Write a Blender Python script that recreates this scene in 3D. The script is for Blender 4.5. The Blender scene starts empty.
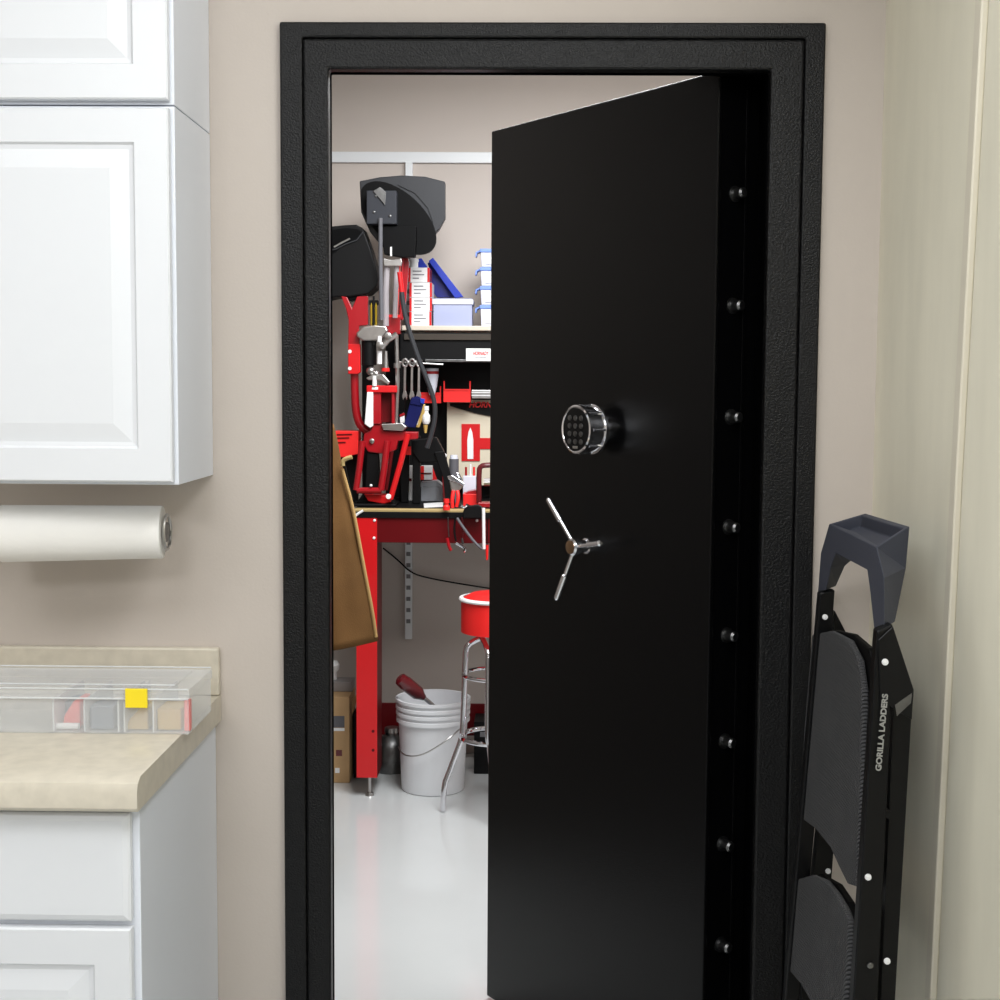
import bpy, bmesh, math, random
from mathutils import Vector as V, Matrix, noise
random.seed(4)
C = bpy.context.scene.collection
PI = math.pi
# ------------------------------------------------------------------ camera
F = 1430.0; D = 2.95; CAM = V((0, -D, 1.556))
Yc = V((25, 115, -1430)).normalized()
Zc = V((110, 17600, 1430)); Zc = (Zc - Zc.dot(Yc)*Yc).normalized()
Xc = Yc.cross(Zc)
R = Matrix((Xc, Yc, Zc))
def ray(px, py): return R @ V((px-500, 500-py, -F))
def at(px, py, Y):
    r = ray(px, py); return CAM + r*((Y+D)/r.y)
def onx(px, py, X):
    r = ray(px, py); return CAM + r*(X/r.x)
def onz(px, py, z):
    r = ray(px, py); return CAM + r*((z-CAM.z)/r.z)
def onplane(px, py, p, n):
    r = ray(px, py); return CAM + r*((V(p)-CAM).dot(V(n))/r.dot(V(n)))
def lean(px, py, dx=0.0):
    a = .504+dx; b = .0625
    r = ray(px, py); return CAM + r*((a+b*CAM.z)/(r.x-b*r.z))
cam = bpy.data.cameras.new('camera'); co = bpy.data.objects.new('camera', cam); C.objects.link(co)
cam.sensor_width = 36; cam.lens = F/1000*36; cam.clip_start = .02
co.matrix_world = Matrix.Translation(CAM) @ R.to_4x4()
bpy.context.scene.camera = co

# ------------------------------------------------------------------ materials
def mat(name, col, rough=.5, metal=0, spec=.5, bump=0, bscale=60, var=0, vscale=4, emit=None, estr=0,
        trans=0, alpha=1, coat=0, aniso=None, ior=1.45, stretch=None):
    m = bpy.data.materials.new(name); m.use_nodes = True
    nt = m.node_tree; b = nt.nodes['Principled BSDF']
    b.inputs['Base Color'].default_value = (*col, 1); b.inputs['Roughness'].default_value = rough
    b.inputs['Metallic'].default_value = metal; b.inputs['Specular IOR Level'].default_value = spec
    b.inputs['Transmission Weight'].default_value = trans; b.inputs['Alpha'].default_value = alpha
    b.inputs['Coat Weight'].default_value = coat; b.inputs['IOR'].default_value = ior
    if emit: b.inputs['Emission Color'].default_value = (*emit, 1); b.inputs['Emission Strength'].default_value = estr
    if bump or var:
        tc = nt.nodes.new('ShaderNodeTexCoord'); mp = nt.nodes.new('ShaderNodeMapping')
        nt.links.new(tc.outputs['Object'], mp.inputs['Vector'])
        if stretch: mp.inputs['Scale'].default_value = stretch
    if bump:
        n = nt.nodes.new('ShaderNodeTexNoise'); n.inputs['Scale'].default_value = bscale; n.inputs['Detail'].default_value = 3
        nt.links.new(mp.outputs[0], n.inputs['Vector'])
        bp = nt.nodes.new('ShaderNodeBump'); bp.inputs['Strength'].default_value = bump; bp.inputs['Distance'].default_value = .002
        nt.links.new(n.outputs[0], bp.inputs['Height']); nt.links.new(bp.outputs[0], b.inputs['Normal'])
    if var:
        n = nt.nodes.new('ShaderNodeTexNoise'); n.inputs['Scale'].default_value = vscale; n.inputs['Detail'].default_value = 4
        nt.links.new(mp.outputs[0], n.inputs['Vector'])
        cr = nt.nodes.new('ShaderNodeValToRGB')
        cr.color_ramp.elements[0].position = .3; cr.color_ramp.elements[1].position = .7
        cr.color_ramp.elements[0].color = (*[max(0, c*(1-var)) for c in col], 1)
        cr.color_ramp.elements[1].color = (*[min(1, c*(1+var)) for c in col], 1)
        nt.links.new(n.outputs[0], cr.inputs[0]); nt.links.new(cr.outputs[0], b.inputs['Base Color'])
    return m
def s(r, g, b):   # sRGB 0-255 -> linear
    return tuple(((c/255)/12.92 if c/255 <= .04045 else ((c/255+.055)/1.055)**2.4) for c in (r, g, b))
M = {}
M['wall'] = mat('beige wall paint', s(201,191,182), .75, bump=.12, bscale=160, var=.02, vscale=1.5)
M['wallr'] = mat('cream side wall paint', s(232,227,208), .6, bump=.1, bscale=90, var=.05, vscale=5, stretch=(1,2,.5))
M['vwall'] = mat('vault wall paint', s(200,190,182), .75, bump=.1, bscale=160, var=.015)
M['vleft'] = mat('reflection-darkening wall grey', s(112,106,100), .75, bump=.1, bscale=160, var=.02)  # unseen wall, kept dark grey so the door's reflection darkens
M['ceil'] = mat('white ceiling', s(235,235,230), .9, var=.01)
M['floor'] = mat('grey epoxy floor', s(200,203,203), .16, bump=.03, bscale=8, var=.02, vscale=3, coat=.3)
M['frame'] = mat('black textured powder coat', s(13,13,14), .34, spec=.33, bump=1.0, bscale=270)
M['door'] = mat('black door powder coat', s(6,6,7), .27, spec=.22, bump=.3, bscale=300)
M['dark'] = mat('matt black steel', s(7,7,8), .5, spec=.08, bump=.1, bscale=200)
M['soot'] = mat('dull black steel', s(6,6,7), .95, spec=0, var=.1)
M['chrome'] = mat('polished chrome', (.82,.82,.86), .08, metal=1, var=.01)
M['steel'] = mat('brushed steel', (.52,.51,.5), .3, metal=1, bump=.05, bscale=300, var=.1, vscale=30)
M['steeld'] = mat('dark steel', (.18,.18,.18), .35, metal=1, var=.2, vscale=40)
M['white'] = mat('white cabinet paint', s(229,231,235), .35, var=.005)
M['cabside'] = mat('white cabinet side', s(232,236,244), .4, var=.01)
M['lam'] = mat('beige stone laminate', s(208,200,184), .3, var=.07, vscale=35, spec=.4)
M['paper'] = mat('white paper towel', s(240,238,234), .9, bump=.2, bscale=200, var=.01)
M['clear'] = mat('clear plastic', (.93,.95,.97), .12, alpha=.24, var=.01)
M['clearv'] = mat('hazy clear plastic', s(185,192,222), .25, alpha=.7, var=.02)
M['clearw'] = mat('frosted clear plastic', s(225,228,240), .3, alpha=.92, var=.01)
M['tubec'] = mat('clear tube plastic', s(190,184,188), .12, alpha=.55, var=.01)
M['yellow'] = mat('yellow plastic', s(250,224,40), .4, var=.01)
M['coral'] = mat('coral plastic', s(250,110,105), .4, var=.02)
M['tan'] = mat('tan plastic', s(205,170,95), .5, var=.05, vscale=30)
M['slate'] = mat('slate plastic', s(120,128,140), .5, var=.05)
M['ladder'] = mat('black ladder steel', s(12,12,13), .3, spec=.25, bump=.05, bscale=200)
M['tray'] = mat('charcoal moulded plastic', s(58,61,72), .55, spec=.4, bump=.15, bscale=300, var=.03)
M['white2'] = mat('white plastic', s(238,238,238), .35, var=.01)
M['bucket'] = mat('white bucket plastic', s(228,230,233), .35, var=.01)
M['red'] = mat('bright red enamel', s(206,20,26), .35, var=.03, coat=.2)
M['redd'] = mat('deep red enamel', s(158,14,26), .3, var=.06, coat=.3)
M['redp'] = mat('red plastic', s(236,40,38), .4, var=.02)
M['maroon'] = mat('maroon and shaded red enamel', s(92,8,14), .4, spec=.25, var=.05)
M['black'] = mat('black plastic', s(13,13,14), .5, spec=.2, bump=.05, var=.1)
M['bowl'] = mat('charcoal bowl plastic', s(50,51,54), .45, spec=.3, bump=.05, bscale=60, var=.06)
M['bowlin'] = mat('dark bowl plate', s(8,8,9), .5, spec=.12, var=.1)
M['blue'] = mat('blue plastic', s(38,60,175), .35, var=.04)
M['bluel'] = mat('light blue plastic', s(120,150,225), .4, var=.03)
M['navy'] = mat('navy fabric', s(28,32,84), .85, spec=.1, bump=.4, bscale=200, var=.1)
M['canvas'] = mat('brown duck canvas', s(99,71,41), .9, spec=.15, bump=.5, bscale=260, var=.14, vscale=7)
M['card'] = mat('brown cardboard', s(186,152,110), .85, var=.06, vscale=12)
M['greyp'] = mat('grey tape', s(95,95,100), .6, var=.05)
M['wood'] = mat('pale wood edge', s(172,150,100), .5, var=.08, vscale=20, stretch=(1,10,10))
M['cream'] = mat('cream banner vinyl', s(214,204,182), .55, var=.03)
M['shelf'] = mat('light laminate shelf', s(206,196,180), .4, var=.04)
M['track'] = mat('white enamel track', s(225,228,230), .35, var=.01)
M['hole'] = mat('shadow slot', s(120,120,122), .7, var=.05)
M['bredb'] = mat('oxblood bottle', s(92,20,26), .25, coat=.5, var=.05)
M['spring'] = mat('brass spring', s(190,160,50), .35, metal=.7, var=.05)
M['ink'] = mat('grey print', s(120,120,125), .6, var=.05)
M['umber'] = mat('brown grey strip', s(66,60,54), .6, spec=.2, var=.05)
M['greyl'] = mat('hazy grey plastic', s(150,146,146), .4, var=.04)
M['trimc'] = mat('cream gloss trim', s(222,215,197), .4, var=.02)
M['brown_reflection'] = mat('bronze cap', (.42,.27,.16), .2, metal=1, var=.05)  # brown reflection on the handle hub, put into the cap's colour
M['silver'] = mat('silver lettering', s(150,150,145), .5, var=.15, vscale=200)
M['lens'] = mat('light diffuser', s(250,250,250), .4, emit=(1, 1, 1), estr=2.0)
# ribbed pad
def ribbed():
    m = mat('ribbed grey tread', s(70,70,72), .75, var=.12, vscale=9)
    nt = m.node_tree; b = nt.nodes['Principled BSDF']
    tc = nt.nodes.new('ShaderNodeTexCoord'); mp = nt.nodes.new('ShaderNodeMapping'); mp.inputs['Rotation'].default_value = (math.radians(45), 0, 0)
    w = nt.nodes.new('ShaderNodeTexWave'); w.inputs['Scale'].default_value = 55; w.bands_direction = 'Z'
    bp = nt.nodes.new('ShaderNodeBump'); bp.inputs['Strength'].default_value = .8; bp.inputs['Distance'].default_value = .008
    nt.links.new(tc.outputs['Object'], mp.inputs[0]); nt.links.new(mp.outputs[0], w.inputs[0])
    nt.links.new(w.outputs[0], bp.inputs['Height']); nt.links.new(bp.outputs[0], b.inputs['Normal'])
    return m
M['tread'] = ribbed()

# ------------------------------------------------------------------ builders
ROOT = {}
def rootm(o):
    while o is not None:
        if o.name in ROOT: return ROOT[o.name]
        o = o.parent
    return Matrix.Identity(4)
def thing(name, label, cat, loc=(0, 0, 0), rotz=0, group=None):
    o = bpy.data.objects.new(name, None); C.objects.link(o); o.empty_display_size = .05
    o.location = loc; o.rotation_euler = (0, 0, rotz); o['label'] = label; o['category'] = cat
    if group: o['group'] = group
    ROOT[o.name] = Matrix.Translation(V(loc)) @ Matrix.Rotation(rotz, 4, 'Z')
    return o
class B:
    """collects shapes, becomes ONE mesh object"""
    def __init__(s): s.bm = bmesh.new()
    def faces(s, vs, fs):
        v = [s.bm.verts.new(p) for p in vs]
        for f in fs:
            try: s.bm.faces.new([v[i] for i in f])
            except ValueError: pass
        return s
    def box(s, a, b):
        x0, x1 = sorted((a[0], b[0])); y0, y1 = sorted((a[1], b[1])); z0, z1 = sorted((a[2], b[2]))
        vs = [(x, y, z) for z in (z0, z1) for y in (y0, y1) for x in (x0, x1)]
        return s.faces(vs, [(0,2,3,1), (4,5,7,6), (0,1,5,4), (2,6,7,3), (0,4,6,2), (1,3,7,5)])
    def prism(s, pts, d):
        """pts planar polygon (world), d extrude vector"""
        n = len(pts); d = V(d); p2 = [V(p)+d for p in pts]
        return s.faces([V(p) for p in pts]+p2, [tuple(range(n)), tuple(range(2*n-1, n-1, -1))] +
                       [(i, i+n, (i+1) % n+n, (i+1) % n) for i in range(n)])
    def loft(s, rings, cap=True, closed=True):
        n = len(rings[0]); vs = [p for r in rings for p in r]; fs = []
        for k in range(len(rings)-1):
            for i in range(n if closed else n-1):
                j = (i+1) % n
                fs.append((k*n+i, k*n+j, (k+1)*n+j, (k+1)*n+i))
        if cap:
            fs.append(tuple(range(n-1, -1, -1))); fs.append(tuple(range((len(rings)-1)*n, len(rings)*n)))
        return s.faces(vs, fs)
    def lathe(s, c, axis, prof, seg=24, cap=True):
        a = V(axis).normalized(); u = a.orthogonal().normalized(); w = a.cross(u); c = V(c)
        rings = [[c+a*h+(u*math.cos(2*PI*i/seg)+w*math.sin(2*PI*i/seg))*max(r, 1e-4) for i in range(seg)] for h, r in prof]
        return s.loft(rings, cap)
    def cyl(s, p0, p1, r, r2=None, seg=20):
        p0, p1 = V(p0), V(p1); L = (p1-p0).length
        return s.lathe(p0, p1-p0, [(0, r), (L, r if r2 is None else r2)], seg)
    def tube(s, pts, r, seg=10, smooth=0):
        pts = [V(p) for p in pts]
        if smooth:
            q = pts[:]
            for _ in range(smooth):
                n = [q[0]]
                for a, b in zip(q, q[1:]): n += [a*.75+b*.25, a*.25+b*.75]
                n.append(q[-1]); q = n
            pts = q
        rs = r if isinstance(r, (list, tuple)) else [r]*len(pts)
        if len(rs) != len(pts): rs = [rs[0]+(rs[-1]-rs[0])*i/(len(pts)-1) for i in range(len(pts))]
        t = (pts[1]-pts[0]).normalized(); u = t.orthogonal().normalized(); rings = []
        for i, p in enumerate(pts):
            if i == 0: tt = pts[1]-pts[0]
            elif i == len(pts)-1: tt = pts[-1]-pts[-2]
            else: tt = (pts[i+1]-p).normalized()+(p-pts[i-1]).normalized()
            tt.normalize(); u = (u-tt*u.dot(tt)).normalized(); w = tt.cross(u)
            rings.append([p+(u*math.cos(2*PI*k/seg)+w*math.sin(2*PI*k/seg))*rs[i] for k in range(seg)])
        return s.loft(rings)
    def ball(s, c, r, sc=(1, 1, 1)):
        m = bmesh.ops.create_icosphere(s.bm, subdivisions=2, radius=r, matrix=Matrix.Translation(V(c)) @ Matrix.Diagonal((*sc, 1)))
        return s
    def build(s, name, m, parent=None, bevel=0, smooth=None, local=False, solid=0, label=None, seg=2):
        bmesh.ops.recalc_face_normals(s.bm, faces=s.bm.faces[:])
        me = bpy.data.meshes.new(name)
        if parent is not None and not local: s.bm.transform(rootm(parent).inverted())
        s.bm.to_mesh(me); s.bm.free()
        me.materials.append(M[m] if isinstance(m, str) else m)
        o = bpy.data.objects.new(name, me); C.objects.link(o)
        if parent is not None: o.parent = parent
        if smooth is None: smooth = not bevel
        if smooth:
            for p in me.polygons: p.use_smooth = True
            try: me.set_sharp_from_angle(angle=math.radians(35))
            except Exception: pass
        if solid:
            md = o.modifiers.new('solid', 'SOLIDIFY'); md.thickness = solid; md.offset = 0
        if bevel:
            md = o.modifiers.new('bevel', 'BEVEL'); md.width = bevel; md.segments = seg; md.limit_method = 'ANGLE'
        if label: o['label'] = label
        return o
def tag(o, label, cat, group=None):
    o['label'] = label; o['category'] = cat
    if group: o['group'] = group
    return o
def struct(o): o['kind'] = 'structure'; return o
def poly(pts, Y): return [at(x, y, Y) for x, y in pts]
def pbox(x0, y0, x1, y1, Y, t, zb=None):
    """axis aligned box whose front face covers the pixel rectangle at plane Y, thickness t backwards"""
    a = at(x0, (y0+y1)/2, Y); b = at(x1, (y0+y1)/2, Y); top = at((x0+x1)/2, y0, Y).z; bot = at((x0+x1)/2, y1, Y).z
    if zb is not None: bot = zb
    return (a.x, Y, bot), (b.x, Y+t, top)
def text(name, body, size, m, parent, o3, right, up, ext=.0006, width=None, shear=0, bold=0):
    """flat lettering centred at o3 with reading direction 'right'"""
    cu = bpy.data.curves.new(name, 'FONT'); cu.body = body; cu.size = size; cu.extrude = ext; cu.shear = shear
    cu.offset = bold; cu.align_x = 'CENTER'; cu.align_y = 'CENTER'
    t = bpy.data.objects.new(name, cu); C.objects.link(t)
    dg = bpy.context.evaluated_depsgraph_get(); dg.update()
    me = bpy.data.meshes.new_from_object(t.evaluated_get(dg)); bpy.data.objects.remove(t)
    r = V(right).normalized(); u = V(up); u = (u-u.dot(r)*r).normalized(); n = r.cross(u)
    if width:
        xs = [v.co.x for v in me.vertices]; k = width/(max(xs)-min(xs)); me.transform(Matrix.Diagonal((k, 1, 1, 1)))
    X = Matrix((r, u, n)).transposed().to_4x4(); me.transform(Matrix.Translation(V(o3)) @ X)
    me.transform(rootm(parent).inverted()); me.materials.clear(); me.materials.append(M[m])
    o = bpy.data.objects.new(name, me); C.objects.link(o); o.parent = parent
    return o

# ------------------------------------------------------------------ the setting
XC = .718          # right wall plane
FZ = -.09         # finished floor level
VB = 3.35          # vault back wall
H1 = 2.9; H2 = 2.9
b = B()
ox0, ox1, oz = -.432, .525, 2.215
b.box((-3.2, 0, FZ), (ox0, .12, H1)); b.box((ox1, 0, FZ), (XC+.12, .12, H1)); b.box((ox0, 0, oz), (ox1, .12, H1))
struct(b.build('wall_front', 'wall', smooth=False))
struct(B().box((XC, -5.2, FZ), (XC+.12, 0, H1)).build('wall_right', 'wallr', smooth=False))
struct(B().box((-3.32, -5.2, FZ), (-3.2, .12, H1)).build('wall_left', 'wall', smooth=False))
struct(B().box((-3.32, -5.3, FZ-.1), (3.0, VB+.12, FZ)).build('floor', 'floor', smooth=False))
struct(B().box((-3.32, -5.2, H1), (3.0, VB+.12, H1+.1)).build('ceiling', 'ceil', smooth=False))
struct(B().box((-1.12, VB, FZ), (3.0, VB+.12, H1)).build('wall_back', 'vwall', smooth=False))
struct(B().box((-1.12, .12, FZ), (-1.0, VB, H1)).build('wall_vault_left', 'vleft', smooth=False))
struct(B().box((2.7, .12, FZ), (2.82, VB, H1)).build('wall_vault_right', 'vwall', smooth=False))
struct(B().prism([onx(989, -120, XC), onx(957, 480, XC), onx(943, 760, XC), onx(931, 1000, XC), onx(937, 1000, XC), onx(949, 760, XC), onx(963, 480, XC), onx(996, -120, XC)], (-.012, 0, 0)).build('trim_1', 'trimc', bevel=.003))
struct(B().prism([onx(999, -120, XC), onx(966, 480, XC), onx(952, 760, XC), onx(940, 1000, XC), onx(1100, 1000, XC), onx(1100, -120, XC)], (-.006, 0, 0)).build('trim_2', 'wallr', bevel=.003))

# ------------------------------------------------------------------ vault door frame
fr = thing('vault_door_frame', 'black textured steel frame around the open vault doorway', 'door frame', (.045, 0, FZ))
def surround(b, x0, x1, zt, w0, w1, wt, ya, yb):
    """three sided surround, legs from the floor"""
    b.prism([(x0, ya, FZ), (x0, ya, zt), (x1, ya, zt), (x1, ya, FZ), (x1-w1, ya, FZ), (x1-w1, ya, zt-wt), (x0+w0, ya, zt-wt), (x0+w0, ya, FZ)], (0, yb-ya, 0))
b = B(); surround(b, -.499, .596, 2.281, .0455, .040, .031, -.018, -.001); b.build('outer_flange', 'frame', fr, bevel=.004)
b = B(); surround(b, -.4530, .5555, 2.2495, .051, .0665, .0605, -.013, .022); b.build('inner_casing', 'frame', fr, bevel=.005)
b = B(); surround(b, -.432, .525, 2.213, .028, .036, .021, .022, .060); b.build('jamb', 'soot', fr, bevel=.002)
B().box((.497, .061, FZ+.01), (.524, .36, 2.2065)).build('hinge_channel', 'soot', fr, bevel=.002)
B().box((.395, .1215, 2.207), (.5235, .36, 2.30)).build('header_stop', 'soot', fr)

# ------------------------------------------------------------------ vault door
HX, HY = .395, .062
DX, DY = -.4860, .716
ang = math.atan2(DY, DX); W = math.hypot(DX, DY); ZT = 2.2035
dr = thing('vault_door', 'heavy black steel vault door standing open inward in the black frame', 'door', (HX, HY, 0), ang)
TH = .12
def L(x, y, z): return V((x, y, z))
ZB = FZ+.008
B().box((0, -.012, ZB), (W, 0, ZT)).build('front_plate', 'door', dr, bevel=.003, local=True)
B().box((.004, -TH, ZB+.01), (W-.03, -.012, ZT-.01)).build('door_body', 'soot', dr, bevel=.003, local=True)
B().box((.03, -TH-.012, ZB+.06), (W-.08, -TH, ZT-.06)).build('back_panel', 'dark', dr, bevel=.003, local=True)
nrm = V((-DY/W, DX/W, 0)); edgeN = V((-DX/W, -DY/W, 0)); O = V((HX, HY, 0))
Mi = (Matrix.Translation(O) @ Matrix.Rotation(ang, 4, 'Z')).inverted()
def ondoor(px, py, off=0): return Mi @ onplane(px, py, O+nrm*off, nrm)
for i, (px, py) in enumerate([(735,192), (735,304), (732,415), (729,525), (727,633), (725,739), (722,842), (719,943)]):
    p = Mi @ onplane(px+2, py+2, O, edgeN)
    y = -.052
    b = B().lathe((0.004, y, p.z), (-1, 0, 0), [(0, .017), (.003, .017), (.003, .0115), (.026, .0115), (.030, .008)], 20)
    b.build('locking_bolt', 'steeld', dr, local=True)
B().box((.0, -.086, ZB+.05), (.004, -.078, ZT-.03)).build('edge_seam', 'door', dr, bevel=.001, local=True)
# keypad lock
c = ondoor(603, 429); cx, cz = c.x, c.z
lk = B().lathe((cx, 0, cz), (0, 1, 0), [(0, .030), (.018, .030), (.020, .048), (.028, .058), (.034, .058), (.036, .053), (.066, .053), (.070, .056), (.078, .056), (.080, .053), (.079, .0505), (.076, .049), (.076, .001)], 48, cap=False).build('lock_housing', 'chrome', dr, local=True)
B().lathe((cx, .0765, cz), (0, 1, 0), [(0, .0485), (.002, .0485), (.0025, .0)], 40).build('lock_face', 'black', lk, local=True)
for r in range(4):
    for k in range(3):
        b = B().lathe((cx+(k-1)*.022, .0785, cz+.026-r*.018), (0, 1, 0), [(0, .0065), (.003, .0058), (.0035, .0)], 14)
        b.build('key_button', 'steeld', lk, local=True)
B().box((cx-.009, .0790, cz-.044), (cx+.009, .0805, cz-.038)).build('indicator_bar', 'steel', lk, bevel=.0008, local=True)
for k in range(8):
    a = 2*PI*k/8; q = V((math.cos(a), 0, math.sin(a)))
    B().cyl(V((cx, .030, cz))+q*.0535, V((cx, .068, cz))+q*.0535, .004, seg=8).build('grip_rib', 'chrome', lk, local=True)
# three spoke handle
c = ondoor(587, 546); hx, hz = c.x, c.z
hub = B().lathe((hx, 0, hz), (0, 1, 0), [(0, .019), (.004, .019), (.006, .015), (.026, .015), (.030, .021), (.045, .021), (.049, .017)], 32).build('handle_hub', 'chrome', dr, local=True)
B().lathe((hx, .049, hz), (0, 1, 0), [(0, .016), (.002, .016), (.0035, .009), (.004, 0)], 28).build('hub_cap', 'brown_reflection', hub, local=True)
for (px, py) in [(549, 499), (557, 600), (603, 543)]:
    t = ondoor(px, py, .058)
    d = V((t.x-hx, 0, t.z-hz)); d.normalize(); Ls = .135
    p0 = V((hx, .036, hz))+d*.012; p1 = V((hx, .060, hz))+d*Ls
    mid = p0.lerp(p1, .48)
    B().tube([p0, mid, mid+(p1-p0)*.02, p1-(p1-p0)*.03, p1], [.0055, .0055, .0085, .0075, .004], 14).build('handle_spoke', 'chrome', hub, local=True)

# ------------------------------------------------------------------ cabinets
def rings_panel(x0, x1, z0, z1, y, prof):
    """prof list of (inset, dy) ; front faces -Y"""
    return [[V((x0+i, y+d, z0+i)), V((x1-i, y+d, z0+i)), V((x1-i, y+d, z1-i)), V((x0+i, y+d, z1-i))] for i, d in prof]
RP = [(0, .020), (0, .003), (.003, 0), (.062, 0), (.066, .006), (.074, .007), (.080, .006), (.108, .001), (.112, .001)]
SP = [(0, .020), (0, .006), (.004, .003), (.012, .0), (.014, .0)]
def raised_door(name, x0, x1, z0, z1, y, par, prof=RP, label=None):
    b = B(); b.loft(rings_panel(x0, x1, z0, z1, y, prof)); return b.build(name, 'white', par, smooth=False, label=label)
XS = -.645
def upper(z0, z1, label):
    t = thing('upper_cabinet', label, 'cabinet', (-1.4, -.15, z0), 0, None)
    B().box((XS-1.52, -.296, z0), (XS, -.001, z1)).build('carcass', 'cabside', t, bevel=.0012)
    for k in range(3):
        xa = XS-.007-k*.502
        raised_door('door', xa-.498, xa, z0+.006, z1-.006, -.318, t)
    return t
upper(1.366, 2.060, 'white wall cabinet with raised-panel doors hanging above the paper towel roll')
upper(2.0625, 2.80, 'white wall cabinet stacked highest, up against the top of the picture')
bc = thing('base_cabinet', 'white base cabinet with drawers over raised-panel doors under the beige countertop', 'cabinet', (-1.4, -.3, FZ))
B().box((XS-1.52, -.597, .05), (XS, -.001, .849)).build('carcass', 'cabside', bc, bevel=.0012)
B().box((XS-1.52, -.53, FZ), (XS, -.001, .05)).build('toe_kick', 'cabside', bc)
for k in range(3):
    xa = XS-.012-k*.502
    raised_door('drawer', xa-.498, xa, .650, .836, -.619, bc, SP)
    raised_door('door', xa-.498, xa, .060, .638, -.619, bc)
ct = thing('countertop', 'beige speckled laminate countertop with rounded front edge and low backsplash', 'countertop', (-1.4, -.3, .866))
x0, x1 = XS-1.55, -.633
prof = [(-.001, .850), (-.650, .850), (-.655, .856), (-.655, .884), (-.649, .897), (-.632, .905), (-.022, .905), (-.001, .905)]
B().prism([(x1, y, z) for y, z in prof], (x0-x1, 0, 0)).build('counter_slab', 'lam', ct, smooth=True)
B().box((x0, -.021, .9055), (x1, -.001, 1.006)).build('backsplash', 'lam', ct, bevel=.004)

# paper towel
hd = thing('paper_towel_holder', 'thin metal paper towel holder fixed under the white wall cabinet', 'towel holder', (-.9, -.16, 1.37))
pr = at(163, 532, -.16)
e_ = V((pr.x-.335, -.194, pr.z-.003))
b = B(); b.tube([(pr.x+.004, -.16, 1.3655), (pr.x+.004, -.16, pr.z)], .0035, 8); b.tube([(pr.x+.004, -.16, pr.z), e_], .0063, 10)
b.tube([(e_.x, e_.y, 1.3655), e_], .0035, 8)
pts = [V((pr.x+.008, -.16+.028*math.cos(a*PI/12), pr.z+.034*math.sin(a*PI/12))) for a in range(25)]
B().tube(pts, .0035, 8).build('end_ring', 'steel', hd)
B().lathe((pr.x+.004, -.16, pr.z), (1, 0, 0), [(0, .020), (.004, .020), (.006, .008), (.007, 0)], 24).build('end_cap', 'steeld', hd)
rl = thing('paper_towel_roll', 'white paper towel roll hanging under the wall cabinet', 'paper towel', (-.9, -.16, 1.2))
RD = V((-1, -.10, -.008))
B().lathe((pr.x, -.16, pr.z), RD, [(0, .013), (0, .0505), (.002, .0520), (.309, .0560), (.31, .0535), (.31, .013)], 48, cap=False).build('paper_layers', 'paper', rl)
B().lathe((pr.x, -.16, pr.z), RD, [(0, .0065), (0, .0125), (.31, .0125), (.31, .0065)], 24, cap=False).build('cardboard_core', 'card', rl)

# ------------------------------------------------------------------ organizer box and what is in it
ZC = .9055
bx0, bx1, by0, by1 = -1.08, -.619, -.350, -.160
hB = .088
og = thing('organizer_box', 'clear plastic compartment box lying on the beige countertop', 'storage box', (-.85, -.19, ZC))
b = B(); t = .002
b.box((bx0, by0, ZC), (bx1, by1, ZC+t))
b.box((bx0, by0, ZC+t), (bx1, by0+t, ZC+.066)); b.box((bx0, by1-t, ZC+t), (bx1, by1, ZC+.066))
b.box((bx0, by0+t, ZC+t), (bx0+t, by1-t, ZC+.066)); b.box((bx1-t, by0+t, ZC+t), (bx1, by1-t, ZC+.066))
b.build('tray', 'clear', og, smooth=False)
b = B()
b.box((bx0-.002, by0-.003, ZC+.082), (bx1+.002, by1+.003, ZC+.085))
for (a, c) in [((bx0-.002, by0-.003, ZC+.067), (bx1+.002, by0-.0005, ZC+.082)), ((bx0-.002, by1+.0005, ZC+.067), (bx1+.002, by1+.003, ZC+.082)),
               ((bx0-.002, by0-.0005, ZC+.067), (bx0, by1+.0005, ZC+.082)), ((bx1, by0-.0005, ZC+.067), (bx1+.002, by1+.0005, ZC+.082))]: b.box(a, c)
b.box((bx0+.02, by0+.02, ZC+.085), (bx1-.03, by1-.02, ZC+.0875))
b.build('lid', 'clear', og, smooth=False)
M['edge'] = mat('bright plastic rim', s(236,238,240), .2, alpha=.75)
b = B()
b.tube([(bx0, by0-.004, ZC+.067), (bx1, by0-.004, ZC+.067)], .0018, 6); b.tube([(bx0, by0-.003, ZC+.085), (bx1, by0-.003, ZC+.085)], .0015, 6)
b.tube([(bx0, by1, ZC+.088), (bx1, by1, ZC+.088)], .0015, 6); b.tube([(bx0+.02, by0+.02, ZC+.0885), (bx1-.03, by0+.02, ZC+.0885)], .0012, 6)
b.build('rim', 'edge', og)
for px in (52, 83, 117, 123, 152):
    x = at(px, 715, by0).x
    B().box((x, by0+.003, ZC+.003), (x+.003, by1-.003, ZC+.062)).build('divider', 'edge', og, smooth=False)
a, c = pbox(125, 689, 147, 708, by0-.010, .006); B().box(a, c).build('latch', 'yellow', og, bevel=.001, label='yellow latch tab')
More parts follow.
